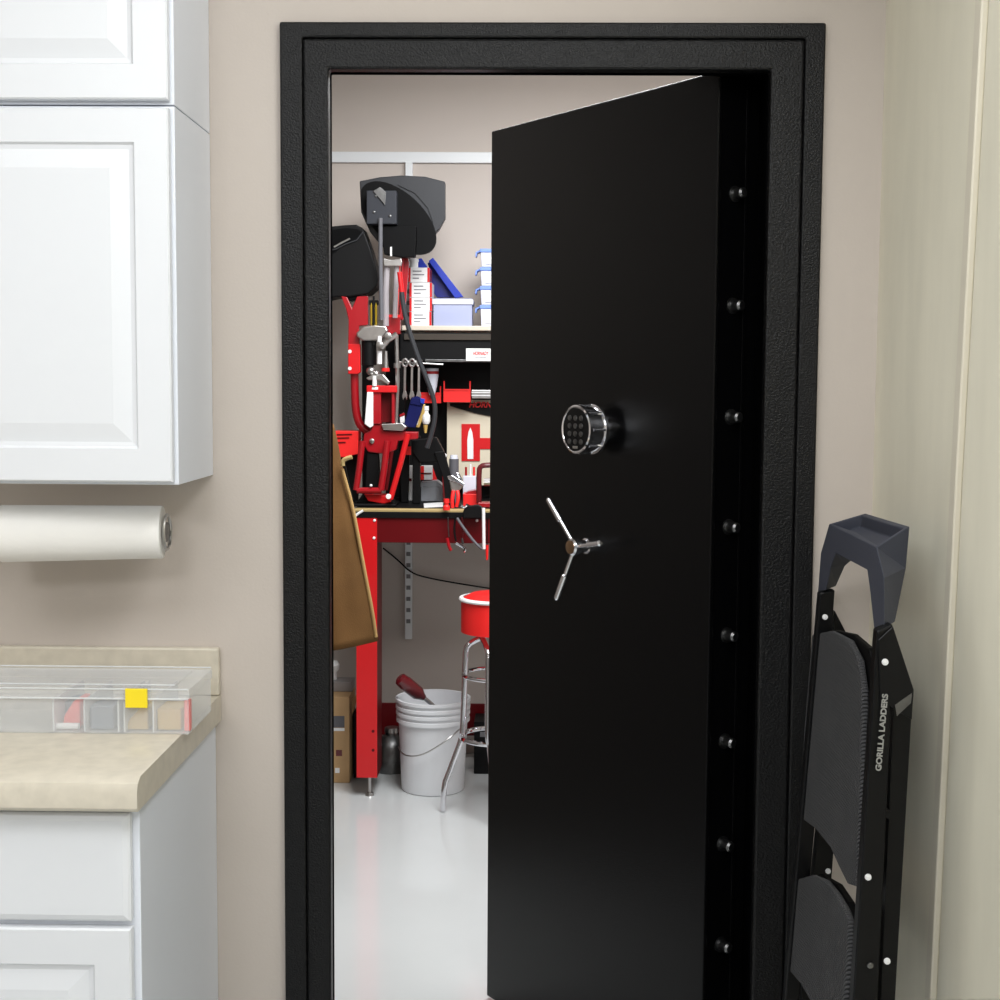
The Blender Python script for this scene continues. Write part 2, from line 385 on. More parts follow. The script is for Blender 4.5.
def inbox(name, x0, x1, ytop, m, label, cat, kind='box', y=None, bev=.003, zb=None, dp=.07):
    y = by0+.02 if y is None else y
    X0 = at(x0, 720, y).x; X1 = at(x1, 720, y).x; zt = at((x0+x1)/2, ytop, y).z; z0 = ZC+.003 if zb is None else zb
    b = B()
    if kind == 'box': b.box((X0, y, z0), (X1, y+dp, zt))
    elif kind == 'wedge': b.prism([(X0, y, z0), (X1, y, z0), (X1, y, zt), (X1-(X1-X0)*.35, y, zt), (X0+(X1-X0)*.12, y, z0+(zt-z0)*.45)], (0, .07, 0))
    elif kind == 'rod': b.cyl((X0, y, z0+.006), (X1, y, z0+.006), .006)
    return tag(b.build(name, m, bevel=bev if kind != 'rod' else 0), label, cat)
inbox('plastic_tub', 57, 79, 702, 'slate', 'slate grey piece in the leftmost visible compartment of the clear box', 'small part', y=by0+.065)
inbox('sinker_lead', 62, 80, 701, 'coral', 'coral red wedge behind the front wall of the clear box, left side', 'small part', 'wedge', y=by0+.032)
inbox('metal_tube', 56, 79, 723, 'white2', 'white tube lying in front of the coral wedge in the clear box', 'small part', 'rod', y=by0+.02)
inbox('plastic_case', 90, 114, 706, 'slate', 'slate grey block in the second compartment of the clear box', 'small part')
inbox('foam_block', 126, 148, 708, 'tan', 'tan block directly below the yellow latch in the clear box', 'small part', 'wedge')
inbox('tan_block', 157, 181, 709, 'tan', 'long tan block in the right compartment of the clear box', 'small part')
inbox('stopper', 184, 190, 700, 'coral', 'small coral red peg at the right end of the clear box', 'small part', y=by0+.012, bev=.002, dp=.016)

# ------------------------------------------------------------------ step ladder
ld = thing('step_ladder', 'black folding step ladder with grey treads leaning against the cream side wall', 'ladder', (.6, -.45, FZ))
def yp(pts, Y, t, name, m='ladder', **k):
    return B().prism(poly(pts, Y), (0, t, 0)).build(name, m, ld, bevel=k.pop('bevel', .003), **k)
def tofloor(xa, ya, xb, yb, Y):
    """pixel where the line through a,b meets the floor at plane Y"""
    lo, hi = yb, 2000
    for _ in range(40):
        m = (lo+hi)/2; x = xb+(xb-xa)*(m-yb)/(yb-ya)
        if at(x, m, Y).z > FZ+.012: lo = m
        else: hi = m
    return (xb+(xb-xa)*(lo-yb)/(yb-ya), lo)
def rail(L_, R_, Y, t, name):
    """L_ and R_ lists of edge pixels from top to bottom, both prolonged to the floor"""
    l2 = tofloor(*L_[-2], *L_[-1], Y); r2 = tofloor(*R_[-2], *R_[-1], Y)
    o = yp(L_+[l2, r2]+R_[::-1], Y, t, name)
    f = B().prism([V((p.x+dx, Y-.004, z)) for p, dx, z in ((at(*l2, Y), -.004, FZ), (at(*r2, Y), .004, FZ), (at(*r2, Y), .004, FZ+.03), (at(*l2, Y), -.004, FZ+.03))], (0, t+.008, 0))
    f.build('rubber_foot', 'tray', o, bevel=.003)
    return o
rail([(877, 631), (874, 680), (853, 1000)], [(893, 624), (893, 680), (878, 1000)], -.69, .028, 'front_rail')
rail([(894, 645), (894, 700), (881, 1000)], [(894, 644), (913, 688), (895, 1000)], -.665, .028, 'rear_rail')
rail([(820, 593), (816, 640), (797, 860)], [(835, 590), (832, 640), (812, 860)], -.215, .028, 'front_rail')
rail([(834, 611), (835, 660), (815, 860)], [(835, 611), (850, 640), (833, 860)], -.185, .028, 'rear_rail')
yp([(878, 640), (893, 626), (914, 690), (912, 720), (880, 700)], -.694, .003, 'hinge_plate')
yp([(895, 705), (912, 693), (911, 703), (897, 716)], -.696, .001, 'latch_plate', 'steeld', bevel=0)
# bolts
for px, py, Y in [(885,662,-.695), (868,877,-.691), (887,961,-.691), (870,965,-.691), (825,617,-.216), (828,871,-.186)]:
    p = at(px, py, Y)
    B().lathe(p, (0, -1, 0), [(0, .0055), (.003, .005), (.004, 0)], 14).build('rivet', 'white2' if py not in (965,) else 'steeld', ld)
# treads (traced on the leaning plane of the ladder)
def lp(pts, dx, t, name, m, **k):
    return B().prism([lean(x, y, dx) for x, y in pts], (t, 0, 0)).build(name, m, ld, bevel=k.pop('bevel', .004), **k)
tr = lp([(812, 634), (831, 631), (848, 640), (858, 660), (862, 690), (861, 760), (856, 887), (847, 884), (839, 868), (830, 848), (815, 829), (800, 818), (804, 730)], 0, .012, 'tread', 'tread')
lp([(812, 634), (833, 630), (852, 634), (868, 648), (874, 668), (868, 800), (862, 889), (856, 888), (861, 760), (862, 690), (857, 660), (847, 642), (830, 634)], .013, .012, 'tread_pan', 'dark')
lp([(797, 879), (812, 875), (824, 880), (834, 892), (843, 907), (848, 920), (848, 955), (842, 1015), (838, 1060), (815, 1010), (800, 984), (785, 966), (789, 920)], 0, .012, 'tread', 'tread')
lp([(800, 877), (818, 874), (836, 884), (848, 902), (856, 926), (855, 980), (848, 1062), (840, 1060), (848, 955), (848, 920), (840, 903), (830, 888), (812, 877)], .013, .012, 'tread_pan', 'dark')
for px, py in [(858, 690), (855, 940)]:
    a = lean(px-50, py+30, .034); c = lean(px+15, py+50, .034)
    B().tube([(a.x, -.205, a.z), (a.x, -.675, a.z)], .007, 10).build('cross_tube', 'ladder', ld)
p = at(0, 0, -.6)
B().tube([(.66, -.2, .22), (.66, -.66, .22)], .008, 10).build('cross_tube', 'ladder', ld)
# moulded top handle / tray
def sec(*pts): return [V(p) for p in pts]
BL = V((.642, -.262, 1.320)); BR = V((.655, -.520, 1.321))
fl = lean(829, 524); frr = lean(876, 547)
secs = [
 sec(lean(818, 592), onx(822, 590, .615), onx(836, 586, .615), lean(826, 590)),
 sec(lean(821, 552), onx(838, 548, .625), onx(845, 566, .62), lean(831, 566)),
 sec(fl, BL, BL+V((0, -.02, -.062)), lean(835, 553)),
 sec(fl.lerp(frr, .5), BL.lerp(BR, .5), BL.lerp(BR, .5)+V((0, 0, -.062)), lean(852, 562)),
 sec(frr, BR, BR+V((0, .02, -.062)), lean(867, 570)),
 sec(lean(884, 578), onx(906, 568, .645), onx(906, 568, .645)+V((0, .06, -.02)), lean(870, 592)),
 sec(lean(884, 629), onx(895, 622, .606), onx(895, 622, .606)+V((0, .04, 0)), lean(874, 629)),
]
b = B(); b.loft(secs)
b.bm.faces.ensure_lookup_table()
tops = [f for f in b.bm.faces if all(any((v.co-q).length < 1e-4 for q in (fl, BL, BR, frr, secs[3][0], secs[3][1])) for v in f.verts)]
bmesh.ops.recalc_face_normals(b.bm, faces=b.bm.faces[:])
r = bmesh.ops.inset_region(b.bm, faces=tops, thickness=.011, depth=0)
r2 = bmesh.ops.extrude_face_region(b.bm, geom=tops)
vs = [e for e in r2['geom'] if isinstance(e, bmesh.types.BMVert)]
bmesh.ops.translate(b.bm, verts=vs, vec=(0.0, 0, -.022)); bmesh.ops.delete(b.bm, geom=tops, context='FACES_ONLY')
b.build('top_tray', 'tray', ld, bevel=.005)
c1 = at(885.5, 694, -.6985); c2 = at(878.5, 771, -.6985)
text('brand_lettering', 'GORILLA LADDERS', .0125, 'silver', ld, (c1+c2)/2, c1-c2, V((-1, 0, 0)), width=(c1-c2).length*1.0, bold=.0004)

# ------------------------------------------------------------------ vault: wall track and standards
tk = thing('wall_track', 'white horizontal hanging track high on the vault back wall', 'wall track', (0, VB, 2.5))
z = at(400, 157, VB).z; B().box((-.99, VB-.016, z-.022), (2.6, VB-.001, z+.020)).build('rail', 'track', tk, bevel=.003)
B().box((-.99, VB-.020, z-.026), (2.6, VB-.001, z-.021)).build('lip', 'track', tk)
for i, px in enumerate((409.5,)):
    x = at(px, 160, VB).x
    st = thing('slotted_standard', 'white slotted shelf standard running down the vault wall behind the bench', 'shelf standard', (x, VB, .46))
    B().box((x-.0155, VB-.0315, at(412, 638, VB).z), (x+.0155, VB-.001, z-.027)).build('channel', 'track', st, bevel=.002)
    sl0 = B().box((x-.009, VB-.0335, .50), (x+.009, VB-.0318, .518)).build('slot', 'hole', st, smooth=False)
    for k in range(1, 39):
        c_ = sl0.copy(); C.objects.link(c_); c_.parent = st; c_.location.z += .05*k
pc = [at(383, 548, 3.33), at(398, 560, 3.33), at(411, 573, 3.30), at(428, 578, 3.33), at(455, 583, 3.33), at(500, 590, 3.33)]
tag(B().tube(pc, .0035, 8, 2).build('power_cord', 'black'), 'thin dark cord sagging across the vault wall under the red bench', 'cord')

# ------------------------------------------------------------------ workbench
YB = 2.65; BT = at(370, 509, YB).z
wb = thing('workbench', 'red steel reloading bench with black upright shelf and pegboard behind the vault door', 'workbench', (0, 2.95, 0))
xl = at(354, 514, YB).x; XR = .75
B().box((xl, YB, BT-.02), (XR, YB+.05, BT)).build('worktop_nosing', 'wood', wb, bevel=.003)
B().box((xl, YB+.0505, BT-.02), (XR, 3.28, BT)).build('worktop', 'black', wb, bevel=.002)
B().box((xl-.002, YB-.006, at(400, 518, YB).z), (XR, YB-.0005, BT-.010)).build('front_edging', 'black', wb, bevel=.002)
b = B(); a, c = pbox(356, 518, 500, 543, YB+.002, .03); b.box(a, (XR, c[1], BT-.022)); b.build('apron', 'maroon', wb, bevel=.002)
zA = at(400, 543, YB).z
for k, xx in enumerate((at(356.5, 650, YB).x, XR-.084)):
    lg = B().prism([(xx, YB-.003, FZ+.078), (xx+.082, YB-.003, FZ+.078), (xx+.082, YB-.003, BT-.03), (xx, YB-.003, BT-.03)], (0, .004, 0))
    lg.box((xx, YB+.001, FZ+.078), (xx+.004, YB+.05, BT-.03)); 
    lo = lg.build('leg', 'red', wb, smooth=False)
    B().box((xx+.078, YB+.002, FZ+.078), (xx+.082, YB+.19, zA)).build('leg_flange', 'maroon', lo, smooth=False)  # unlit side of the red leg, its shade put into the colour
    for zz in (at(374, 750, YB).z, at(374, 731, YB).z): B().cyl((xx+.066, YB-.0042, zz), (xx+.066, YB-.0031, zz), .006, seg=12).build('bolt_hole', 'maroon', lo)
    b = B().cyl((xx+.05, YB+.02, FZ+.012), (xx+.05, YB+.02, FZ+.078), .006).cyl((xx+.05, YB+.02, FZ), (xx+.05, YB+.02, FZ+.012), .018, .014)
    b.build('levelling_foot', 'steel', lo)
    B().box((xx, 3.20, FZ), (xx+.04, 3.26, BT-.03)).build('leg', 'maroon', wb, smooth=False)
for px, py in ((374.5, 520.5), (374, 538), (477, 520.5)): B().ball(at(px, py, YB-.004), .006, (1, .5, 1)).build('bolt_head', 'white2', wb)
B().box((xl+.05, 3.19, at(395, 735, 3.19).z), (XR-.05, 3.199, at(395, 703, 3.19).z)).build('rear_stretcher', 'maroon', wb, bevel=.002)
# upper structure
ysh = 3.00
zs = at(430, 327.5, ysh).z
xs0 = at(409, 327, ysh).x
B().box((xs0-.03, ysh, zs-.012), (XR, 3.30, zs+.008)).build('upper_shelf', 'shelf', wb, bevel=.003)
b = B(); a, c = pbox(400, 333, 520, 361.5, ysh+.01, .02); b.box(a, (XR, c[1], c[2])); b.build('header_panel', 'black', wb, bevel=.002)
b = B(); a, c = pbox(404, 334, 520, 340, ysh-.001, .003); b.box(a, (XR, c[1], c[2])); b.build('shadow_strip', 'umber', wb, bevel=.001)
b = B(); a, c = pbox(425, 359.5, 520, 362, ysh+.002, .006); b.box(a, (XR, c[1], c[2])); b.build('header_lip', 'steeld', wb, bevel=.001)
zb = BT+.001
B().box((at(386, 400, 3.27).x, 3.26, zb), (XR, 3.275, zs-.014)).build('pegboard', 'black', wb, smooth=False)
a, c = pbox(362, 336, 373, 450, 3.13, .04); B().box((a[0], 3.13, zb), (c[0], 3.17, c[2])).build('upright', 'black', wb, bevel=.002)
a, c = pbox(399, 333, 405, 450, ysh+.04, .04); B().box((a[0], ysh+.04, zb), (c[0], ysh+.08, zs-.014)).build('upright', 'black', wb, bevel=.002)
B().box((XR-.04, ysh+.04, zb), (XR-.002, ysh+.08, zs-.014)).build('upright', 'black', wb, bevel=.002)
# little white sign on the header
a, c = pbox(466, 348.5, 497, 361, ysh-.006, .004); sg = B().box(a, c).build('sign_plate', 'white2', wb, bevel=.001, label='white sign with red lettering')
cx_, cz_ = at(480.5, 353.5, ysh-.007), at(481, 357.3, ysh-.007)
text('sign_lettering', 'HORNADY', .021, 'redp', sg, cx_, (1, 0, 0), (0, 0, 1), width=.066, shear=.3, bold=.0006)
text('sign_lettering', 'RELOADING', .009, 'ink', sg, cz_, (1, 0, 0), (0, 0, 1), width=.046)
# banner with the red H and a cartridge
bn = thing('banner', 'cream banner bearing a big red letter H with a white cartridge', 'banner', (at(470, 480, 3.10).x, 3.10, BT))
ybn = 3.18
yw = ybn-.004
a, c = pbox(447, 400, 520, 488, ybn, .004); B().box((a[0], ybn, BT+.06), c).build('panel', 'cream', bn, smooth=False)
b = B(); b.prism(poly([(461.5, 424), (480, 424), (480, 438), (500, 438), (500, 424), (518, 424), (518, 461), (500, 461), (500, 449), (480, 449), (480, 461), (461.5, 461)], yw), (0, .0035, 0))
b.build('letter_h', 'red', bn, smooth=False)
b = B(); b.prism(poly([(467.5, 459), (467.3, 440), (468.5, 432), (470.3, 427.5), (472.2, 432), (473.3, 440), (473.3, 459)], yw-.002), (0, .0018, 0)); b.build('cartridge_motif', 'white2', bn, smooth=False)
b = B(); b.prism(poly([(450, 403), (490, 403), (520, 404), (520, 413), (490, 416), (474, 413), (460, 409), (450, 406)], yw-.003), (0, .002, 0)); b.build('header_stripe', 'black', bn, smooth=False)
text('banner_lettering', 'HORNADY', .034, 'redp', bn, at(488, 405, yw-.006), (1, 0, 0), (0, 0, 1), width=.17, shear=.2, bold=.001)

# ------------------------------------------------------------------ things on the upper shelf
zsh = zs+.008
def setbox(name, x0, y0, x1, y1, Y, t, m, label, cat, group=None, z0=None, bevel=.002, extra=None):
    a, c = pbox(x0, y0, x1, y1, Y, t, z0)
    th = thing(name, label, cat, ((a[0]+c[0])/2, Y+t/2, a[2]), 0, group)
    B().box(a, c).build('body', m, th, bevel=bevel)
    if extra: extra(th, a, c)
    return th
def boxprint(th, a, c):
    # red side stripes and grey print lines on an ammunition carton
    y = a[1]-.0012; w = c[0]-a[0]; h = c[2]-a[2]
    for u0, u1 in ((0, .10), (.90, 1)): B().box((a[0]+w*u0, y, a[2]+.001), (a[0]+w*u1, y+.001, c[2]-.001)).build('red_stripe', 'red', th, smooth=False)
    b = B()
    for k, (u0, u1) in enumerate(((.2, .62), (.2, .75), (.2, .5))):
        zz = a[2]+h*(.72-.24*k); b.box((a[0]+w*u0, y, zz), (a[0]+w*u1, y+.001, zz+h*.07))
    b.build('printed_lines', 'ink', th, smooth=False)
levels = [(409.5, 311.5, 431.5, 325.5), (409.5, 297.5, 432, 311.2), (409.5, 282.5, 432, 297.2), (408.5, 267.5, 429.5, 281.5)]
words = ['lowest', 'second lowest', 'second highest', 'topmost']
zprev = zsh+.0005
for i, (x0, y0, x1, y1) in enumerate(levels):
    zt = at(420, y0, ysh+.02).z
    a, c = pbox(x0, y0, x1, y1, ysh+.02, .14); 
    th = thing('ammunition_box', 'white carton with red edges, %s in the stack of four on the bench shelf' % words[i], 'carton', ((a[0]+c[0])/2, ysh+.09, zprev), 0, 'white and red cartons stacked on the bench shelf')
    a = (a[0], a[1], zprev); c = (c[0], c[1], zt); B().box(a, c).build('body', 'white2', th, bevel=.002); boxprint(th, a, c)
    if i == 3: B().box((c[0], a[1]+.002, a[2]+.002), (c[0]+.001, c[1]-.002, c[2]-.002)).build('side_panel', 'redd', th, smooth=False)
    zprev = zt+.0008
jt = thing('round_tub', 'small white round tub standing on the topmost carton', 'tub', (at(414, 266, ysh+.06).x, ysh+.06, zprev))
p = at(414, 262, ysh+.06)
B().lathe((p.x, ysh+.06, zprev), (0, 0, 1), [(0, .017), (.026, .018), (.026, .020), (.036, .020), (.038, .018)], 20).build('body', 'white2', jt)
# clear bin and lid
def clearbin(th, a, c):
    B().box((a[0]-.004, a[1]-.004, c[2]-.022), (c[0]+.004, c[1]+.004, c[2]-.012)).build('rim', 'clearw', th, bevel=.002)
    B().box((a[0]+.004, a[1]+.002, a[2]+.02), (c[0]-.02, c[1]-.01, a[2]+.06)).build('folded_content', 'bluel', th, bevel=.003)
binr = thing('clear_bin', 'hazy clear plastic bin with blue contents on the bench shelf', 'storage bin', (at(453, 325, ysh+.02).x, ysh+.1, zsh))
a, c = pbox(433.5, 298.5, 472, 326, ysh+.02, .16, zsh+.0005)
b = B(); t = .003
b.box(a, (c[0], c[1], a[2]+t)); b.box((a[0], a[1], a[2]+t), (c[0], a[1]+t, c[2])); b.box((a[0], c[1]-t, a[2]+t), (c[0], c[1], c[2]))
b.box((a[0], a[1]+t, a[2]+t), (a[0]+t, c[1]-t, c[2])); b.box((c[0]-t, a[1]+t, a[2]+t), (c[0], c[1]-t, c[2]))
b.build('body', 'clearv', binr, smooth=False)
b = B(); r = .005
b.box((a[0]-r, a[1]-r, c[2]-.024), (c[0]+r, a[1]-.0005, c[2]-.004)); b.box((a[0]-r, c[1]+.0005, c[2]-.024), (c[0]+r, c[1]+r, c[2]-.004))
b.box((a[0]-r, a[1]-.0005, c[2]-.024), (a[0]-.0005, c[1]+.0005, c[2]-.004)); b.box((c[0]+.0005, a[1]-.0005, c[2]-.024), (c[0]+r, c[1]+.0005, c[2]-.004))
b.build('rim', 'clearw', binr, bevel=.001)
tag(B().box((a[0]+.012, a[1]+.012, a[2]+.004), (c[0]-.03, c[1]-.03, a[2]+.055)).build('blue_packet', 'bluel', bevel=.004), 'pale blue packet lying inside the hazy clear bin', 'packet')
zbin = c[2]+.001
# blue lids leaning
def leanlid(pts, Y, t, label):
    lo = thing('blue_tray', label, 'tray', (at(*pts[-1], Y).x, Y, zbin), 0, 'blue trays leaning above the clear bin')
    B().prism(poly(pts, Y), (0, t, 0)).build('base', 'blue', lo, bevel=.002)
    return lo
l1 = leanlid([(428.5, 261), (433, 257.5), (463.5, 297), (455, 298)], ysh+.17, .04, 'bright blue tray leaning diagonally, nearest the wall gap on the right')
tag_ = B().prism(poly([(427.5, 263), (429.5, 262), (455.5, 297.6), (437, 297.6), (431.5, 290), (431.5, 276)], ysh+.215), (0, .03, 0)).build('inner_face', M['navyp'] if 'navyp' in M else 'blue', l1, bevel=.002)
M['navyp'] = mat('dark blue plastic', s(22,30,120), .4, var=.04); tag_.data.materials[0] = M['navyp']
l2 = thing('blue_tray', 'blue tray standing behind the cartons, only its corner showing', 'tray', (at(421, 266, ysh+.18).x, ysh+.18, zsh+.001), 0, 'blue trays leaning above the clear bin')
B().prism([at(418, 259, ysh+.185), at(421.5, 258, ysh+.185), at(427, 266, ysh+.185), V((at(432, 290, ysh+.185).x, ysh+.185, zsh+.001)), V((at(418, 290, ysh+.185).x, ysh+.185, zsh+.001))], (0, .03, 0)).build('base', 'blue', l2, bevel=.002)
# blue-lidded containers
zprev = zsh+.0005
ly = [(308, 325), (289, 306), (270, 287.5), (251.5, 269)]
for i, (y0, y1) in enumerate(ly):
    Yc_ = ysh+.03; zt = at(485, y0-3, Yc_).z; xa = at(480.5, 300, Yc_).x; xb = xa+.14
    th = thing('lidded_container', 'clear container with pale blue lid, %s in its stack beside the vault door' % words[i], 'container', (xa+.07, Yc_+.07, zprev), 0, 'blue-lidded containers stacked on the bench shelf')
    lidz = zt-.016
    B().loft([[V((xa+.004, Yc_+.004, zprev)), V((xb-.004, Yc_+.004, zprev)), V((xb-.004, Yc_+.136, zprev)), V((xa+.004, Yc_+.136, zprev))],
              [V((xa, Yc_, lidz)), V((xb, Yc_, lidz)), V((xb, Yc_+.14, lidz)), V((xa, Yc_+.14, lidz))]]).build('body', 'clearw', th, bevel=.003)
    b = B().box((xa-.004, Yc_-.004, lidz+.0005), (xb+.004, Yc_+.144, zt-.001)); b.build('lid', 'bluel', th, bevel=.003)
    B().prism([(xa-.005, Yc_+.03, lidz+.012), (xa-.022, Yc_+.03, lidz+.004), (xa-.024, Yc_+.03, lidz-.014), (xa-.018, Yc_+.03, lidz-.014), (xa-.015, Yc_+.03, lidz), (xa-.005, Yc_+.03, lidz+.004)], (0, .06, 0)).build('snap_latch', 'bluel', th, bevel=.001)
    B().box((xa+.02, Yc_-.0015, zprev+.012), (xa+.07, Yc_+.0015, lidz-.012)).build('paper_label', 'white2', th, smooth=False)
    zprev = zt+.0005

# ------------------------------------------------------------------ reloading press
YP = 2.80
ps = thing('reloading_press', 'red progressive reloading press with two black feeder bowls at the left end of the bench', 'press', (at(380, 500, YP).x, YP, BT))
def pt(*a): return at(*a)
def T(name, pts, r, m, Y=YP, smooth=0, seg=10, par=None, **k):
    return B().tube([at(p[0], p[1], p[2] if len(p) > 2 else Y) for p in pts], r, seg, smooth).build(name, m, par or ps, **k)
def PB(name, x0, y0, x1, y1, m, Y=YP, t=.05, bevel=.003, par=None, zb=None, **k):
    a, c = pbox(x0, y0, x1, y1, Y, t, zb); return B().box(a, c).build(name, m, par or ps, bevel=bevel, **k)
def PP(name, pts, m, Y=YP, t=.04, bevel=.003, par=None, **k):
    return B().prism(poly(pts, Y), (0, t, 0)).build(name, m, par or ps, bevel=bevel, **k)
# big feeder bowl, tilted towards the room: top rim flat line, plate ellipse seen from below
def bowl(cx, cy, Y):
    P0 = at(cx, cy, Y); k = (Y+D)/F
    # body: outer hood as loft from top rim ellipse to bottom ellipse, drawn in metres
    ax = V((-.28, -.80, .35)).normalized()   # facing direction of open plate
    return P0, k, ax
k = (YP+D)/F
hood = B()
cc = at(402, 215, YP+.06)
# hood shell: outline extruded back, rounded lower edge
out = [(359.5, 181), (380, 177), (402, 175.3), (425, 176.5), (445, 181.5), (445, 218), (439, 229), (429, 240), (419, 247.5), (402, 252), (382, 247), (370, 232), (361, 212)]
ra = poly(out, YP+.04); cen = at(398, 212, YP+.04)
rb = [p.lerp(at(410, 205, YP+.04), .10)+V((0, .16, .01)) for p in ra]
rm = [p+V((0, .05, 0)) for p in ra]
hb = hood.loft([ra, rm, rb]).build('feeder_bowl', 'bowl', ps, bevel=.004)
# dark slanted plate (ellipse), tilt visible
el = []
for i in range(40):
    a = 2*PI*i/40; u = 47*math.cos(a); v = 25*math.sin(a); th_ = math.radians(43)
    x = 398+u*math.cos(th_)-v*math.sin(th_); y = 218+u*math.sin(th_)+v*math.cos(th_)
    el.append((max(x, 361.5), y))
B().prism(poly(el, YP+.03), (0, .009, 0)).build('feeder_plate', 'bowlin', hb, smooth=False)
B().prism(poly([(402, 176.5), (445, 182), (445, 218), (439, 228), (434, 233), (433, 222), (428, 208), (415, 193), (398, 185)], YP+.034), (0, .005, 0)).build('hood_panel', 'bowl', hb, smooth=False)
PP('bowl_neck', [(378, 226), (416, 226), (416, 240), (415, 257), (403, 257.5), (384, 254), (383, 246)], 'bowlin', YP-.02, .05, par=hb)
mt_ = PB('motor_box', 366.5, 190.5, 396.5, 224, M['motorg'] if 'motorg' in M else 'bowl', YP-.04, .06, .003, hb)
M['motorg'] = mat('grey motor box', s(44,46,52), .5, spec=.3, var=.04); mt_.data.materials[0] = M['motorg']
for px, py in ((374, 212), (390, 216), (376, 196)): B().ball(at(px, py, YP-.041), .006, (1, .4, 1)).build('screw', 'steeld', mt_)
PP('switch', [(373, 191), (380, 187), (386, 192), (385, 205), (380, 199)], 'steeld', YP-.047, .006, .001, mt_)
T('feed_tube', [(380.5, 218, YP-.05), (380.5, 258, YP-.045), (381.5, 320, YP-.03)], .0085, 'greyp')
T('feed_tube', [(391, 247, YP-.03), (391, 256, YP-.03)], .004, 'white2')
PP('tube_clamp', [(383, 258.5), (391, 260), (401, 258.5), (402, 262), (401, 266), (384, 266)], 'steel', YP-.035, .02, .002)
T('clear_tube', [(387, 264), (386, 290), (386, 326)], .012, 'tubec', YP-.01)
T('clear_tube', [(397, 264), (396, 290), (395, 318)], .010, 'tubec', YP-.01)
T('red_rod', [(400, 262), (397, 318)], .003, 'redp', YP)
T('red_rod', [(403, 258), (400, 318)], .005, 'redd', YP+.03)
PP('red_strap', [(402, 258), (407, 255), (409, 262), (406, 300), (403, 320), (400, 320), (402, 290)], 'redd', YP+.05, .02)
# left feeder bowl behind the frame edge
lbp = [(324, 227), (345, 225), (356, 224.5), (363, 228), (371, 250), (379, 278), (377, 286), (368, 294), (350, 297), (335, 297), (322, 300)]
ra = poly(lbp, YP); rb = [p+V((0, .15, 0)) for p in ra]
lb = B().loft([ra, rb]).build('feeder_bowl', 'black', ps, bevel=.006)
PP('bowl_opening', [(326, 231), (345, 228), (357, 229), (363, 233), (358, 239), (346, 243), (334, 253), (325, 256)], 'dark', YP-.004, .004, 0, lb)
T('bowl_rim', [(322, 252), (336, 249), (346, 244), (357, 240), (363, 232)], .003, 'bowl', YP-.006, par=lb)
T('case_piece', [(334, 247), (343, 242), (350, 238.5)], .004, 'steel', YP-.012, par=lb)
PP('feeder_spout', [(340, 290), (360, 290), (358, 299), (350, 301), (343, 299)], 'dark', YP+.01, .06)
# red bracket and long curved handle on the left
PP('bracket_arm', [(341, 296), (347, 297), (352, 308), (357, 296.5), (368, 296), (368, 325), (359, 326), (359.5, 346), (348, 346), (348.5, 320), (346, 309)], 'redd', YP+.0, .02)
PP('bracket_plate', [(348, 344), (360, 344), (360.5, 372), (358, 374), (348, 374)], 'red', YP-.004, .03)
T('curved_handle', [(354.5, 350), (354.5, 385), (356, 415), (361, 427), (370, 433)], .0165, 'redd', YP+.035, 2, 12)
for py in (351.5, 368.5): B().lathe(at(349.8, py, YP-.004), (0, -1, 0), [(0, .0075), (.003, .007), (.004, 0)], 12).build('bolt_head', 'white2', ps)
PB('spring_block', 369, 300, 378, 305, 'black', YP-.01, .03)
for px in (371.5, 376): B().cyl(at(px, 303, YP-.005), at(px, 325, YP-.005), .0055, seg=10).build('spring', 'spring', ps)
PB('guide_bar', 372.5, 296, 374.6, 345, 'black', YP-.02, .01, .001)
# cast aluminium head
hd_ = B(); hp = [(356, 333), (363, 326.5), (375, 325), (386, 326), (388, 331), (385, 335), (379, 341), (363, 341), (357, 337)]
hd_.loft([poly(hp, YP-.03), [p+V((0, .08, 0)) for p in poly(hp, YP-.03)]]).build('tool_head', 'steel', ps, bevel=.006)
B().cyl(at(369, 341, YP+.01), at(369, 365, YP+.01), .030, seg=24).build('powder_body', 'black', ps)
T('die_cylinder', [(379.5, 336), (379.5, 344)], .009, 'white2', YP-.04)
T('die_cylinder', [(379.5, 351), (379.5, 364)], .010, 'white2', YP-.03)
T('die_cylinder', [(386, 351), (386, 368)], [.006, .010], 'steel', YP-.03)
B().cyl(at(385.5, 368, YP-.03), at(385.5, 371.5, YP-.03), .016).build('lock_ring', 'redp', ps)
T('link_arm', [(381, 348), (388, 340), (397, 334)], .011, 'steel', YP-.045)
for px, py in ((388, 336), (380, 345)): B().lathe(at(px, py, YP-.055), (0, -1, 0), [(0, .014), (.006, .014), (.008, .006)], 14).build('link_joint', 'steel', ps)
PB('shell_block', 384, 316, 400, 334, 'redd', YP+.02, .05)
PB('shell_block_cap', 384, 314.5, 400, 317.5, 'redp', YP+.018, .05, .001)
B().ball(at(371, 371, YP-.02), .019).ball(at(376, 374, YP-.02), .016).build('wing_knob', 'steel', ps)
PP('wing_lever', [(366, 378), (372, 375), (383, 374), (390, 382), (388, 385), (380, 380), (368, 380)], 'steel', YP-.035, .012)
T('knob_stem', [(374.5, 376), (374.5, 386)], .009, 'white2', YP-.03)
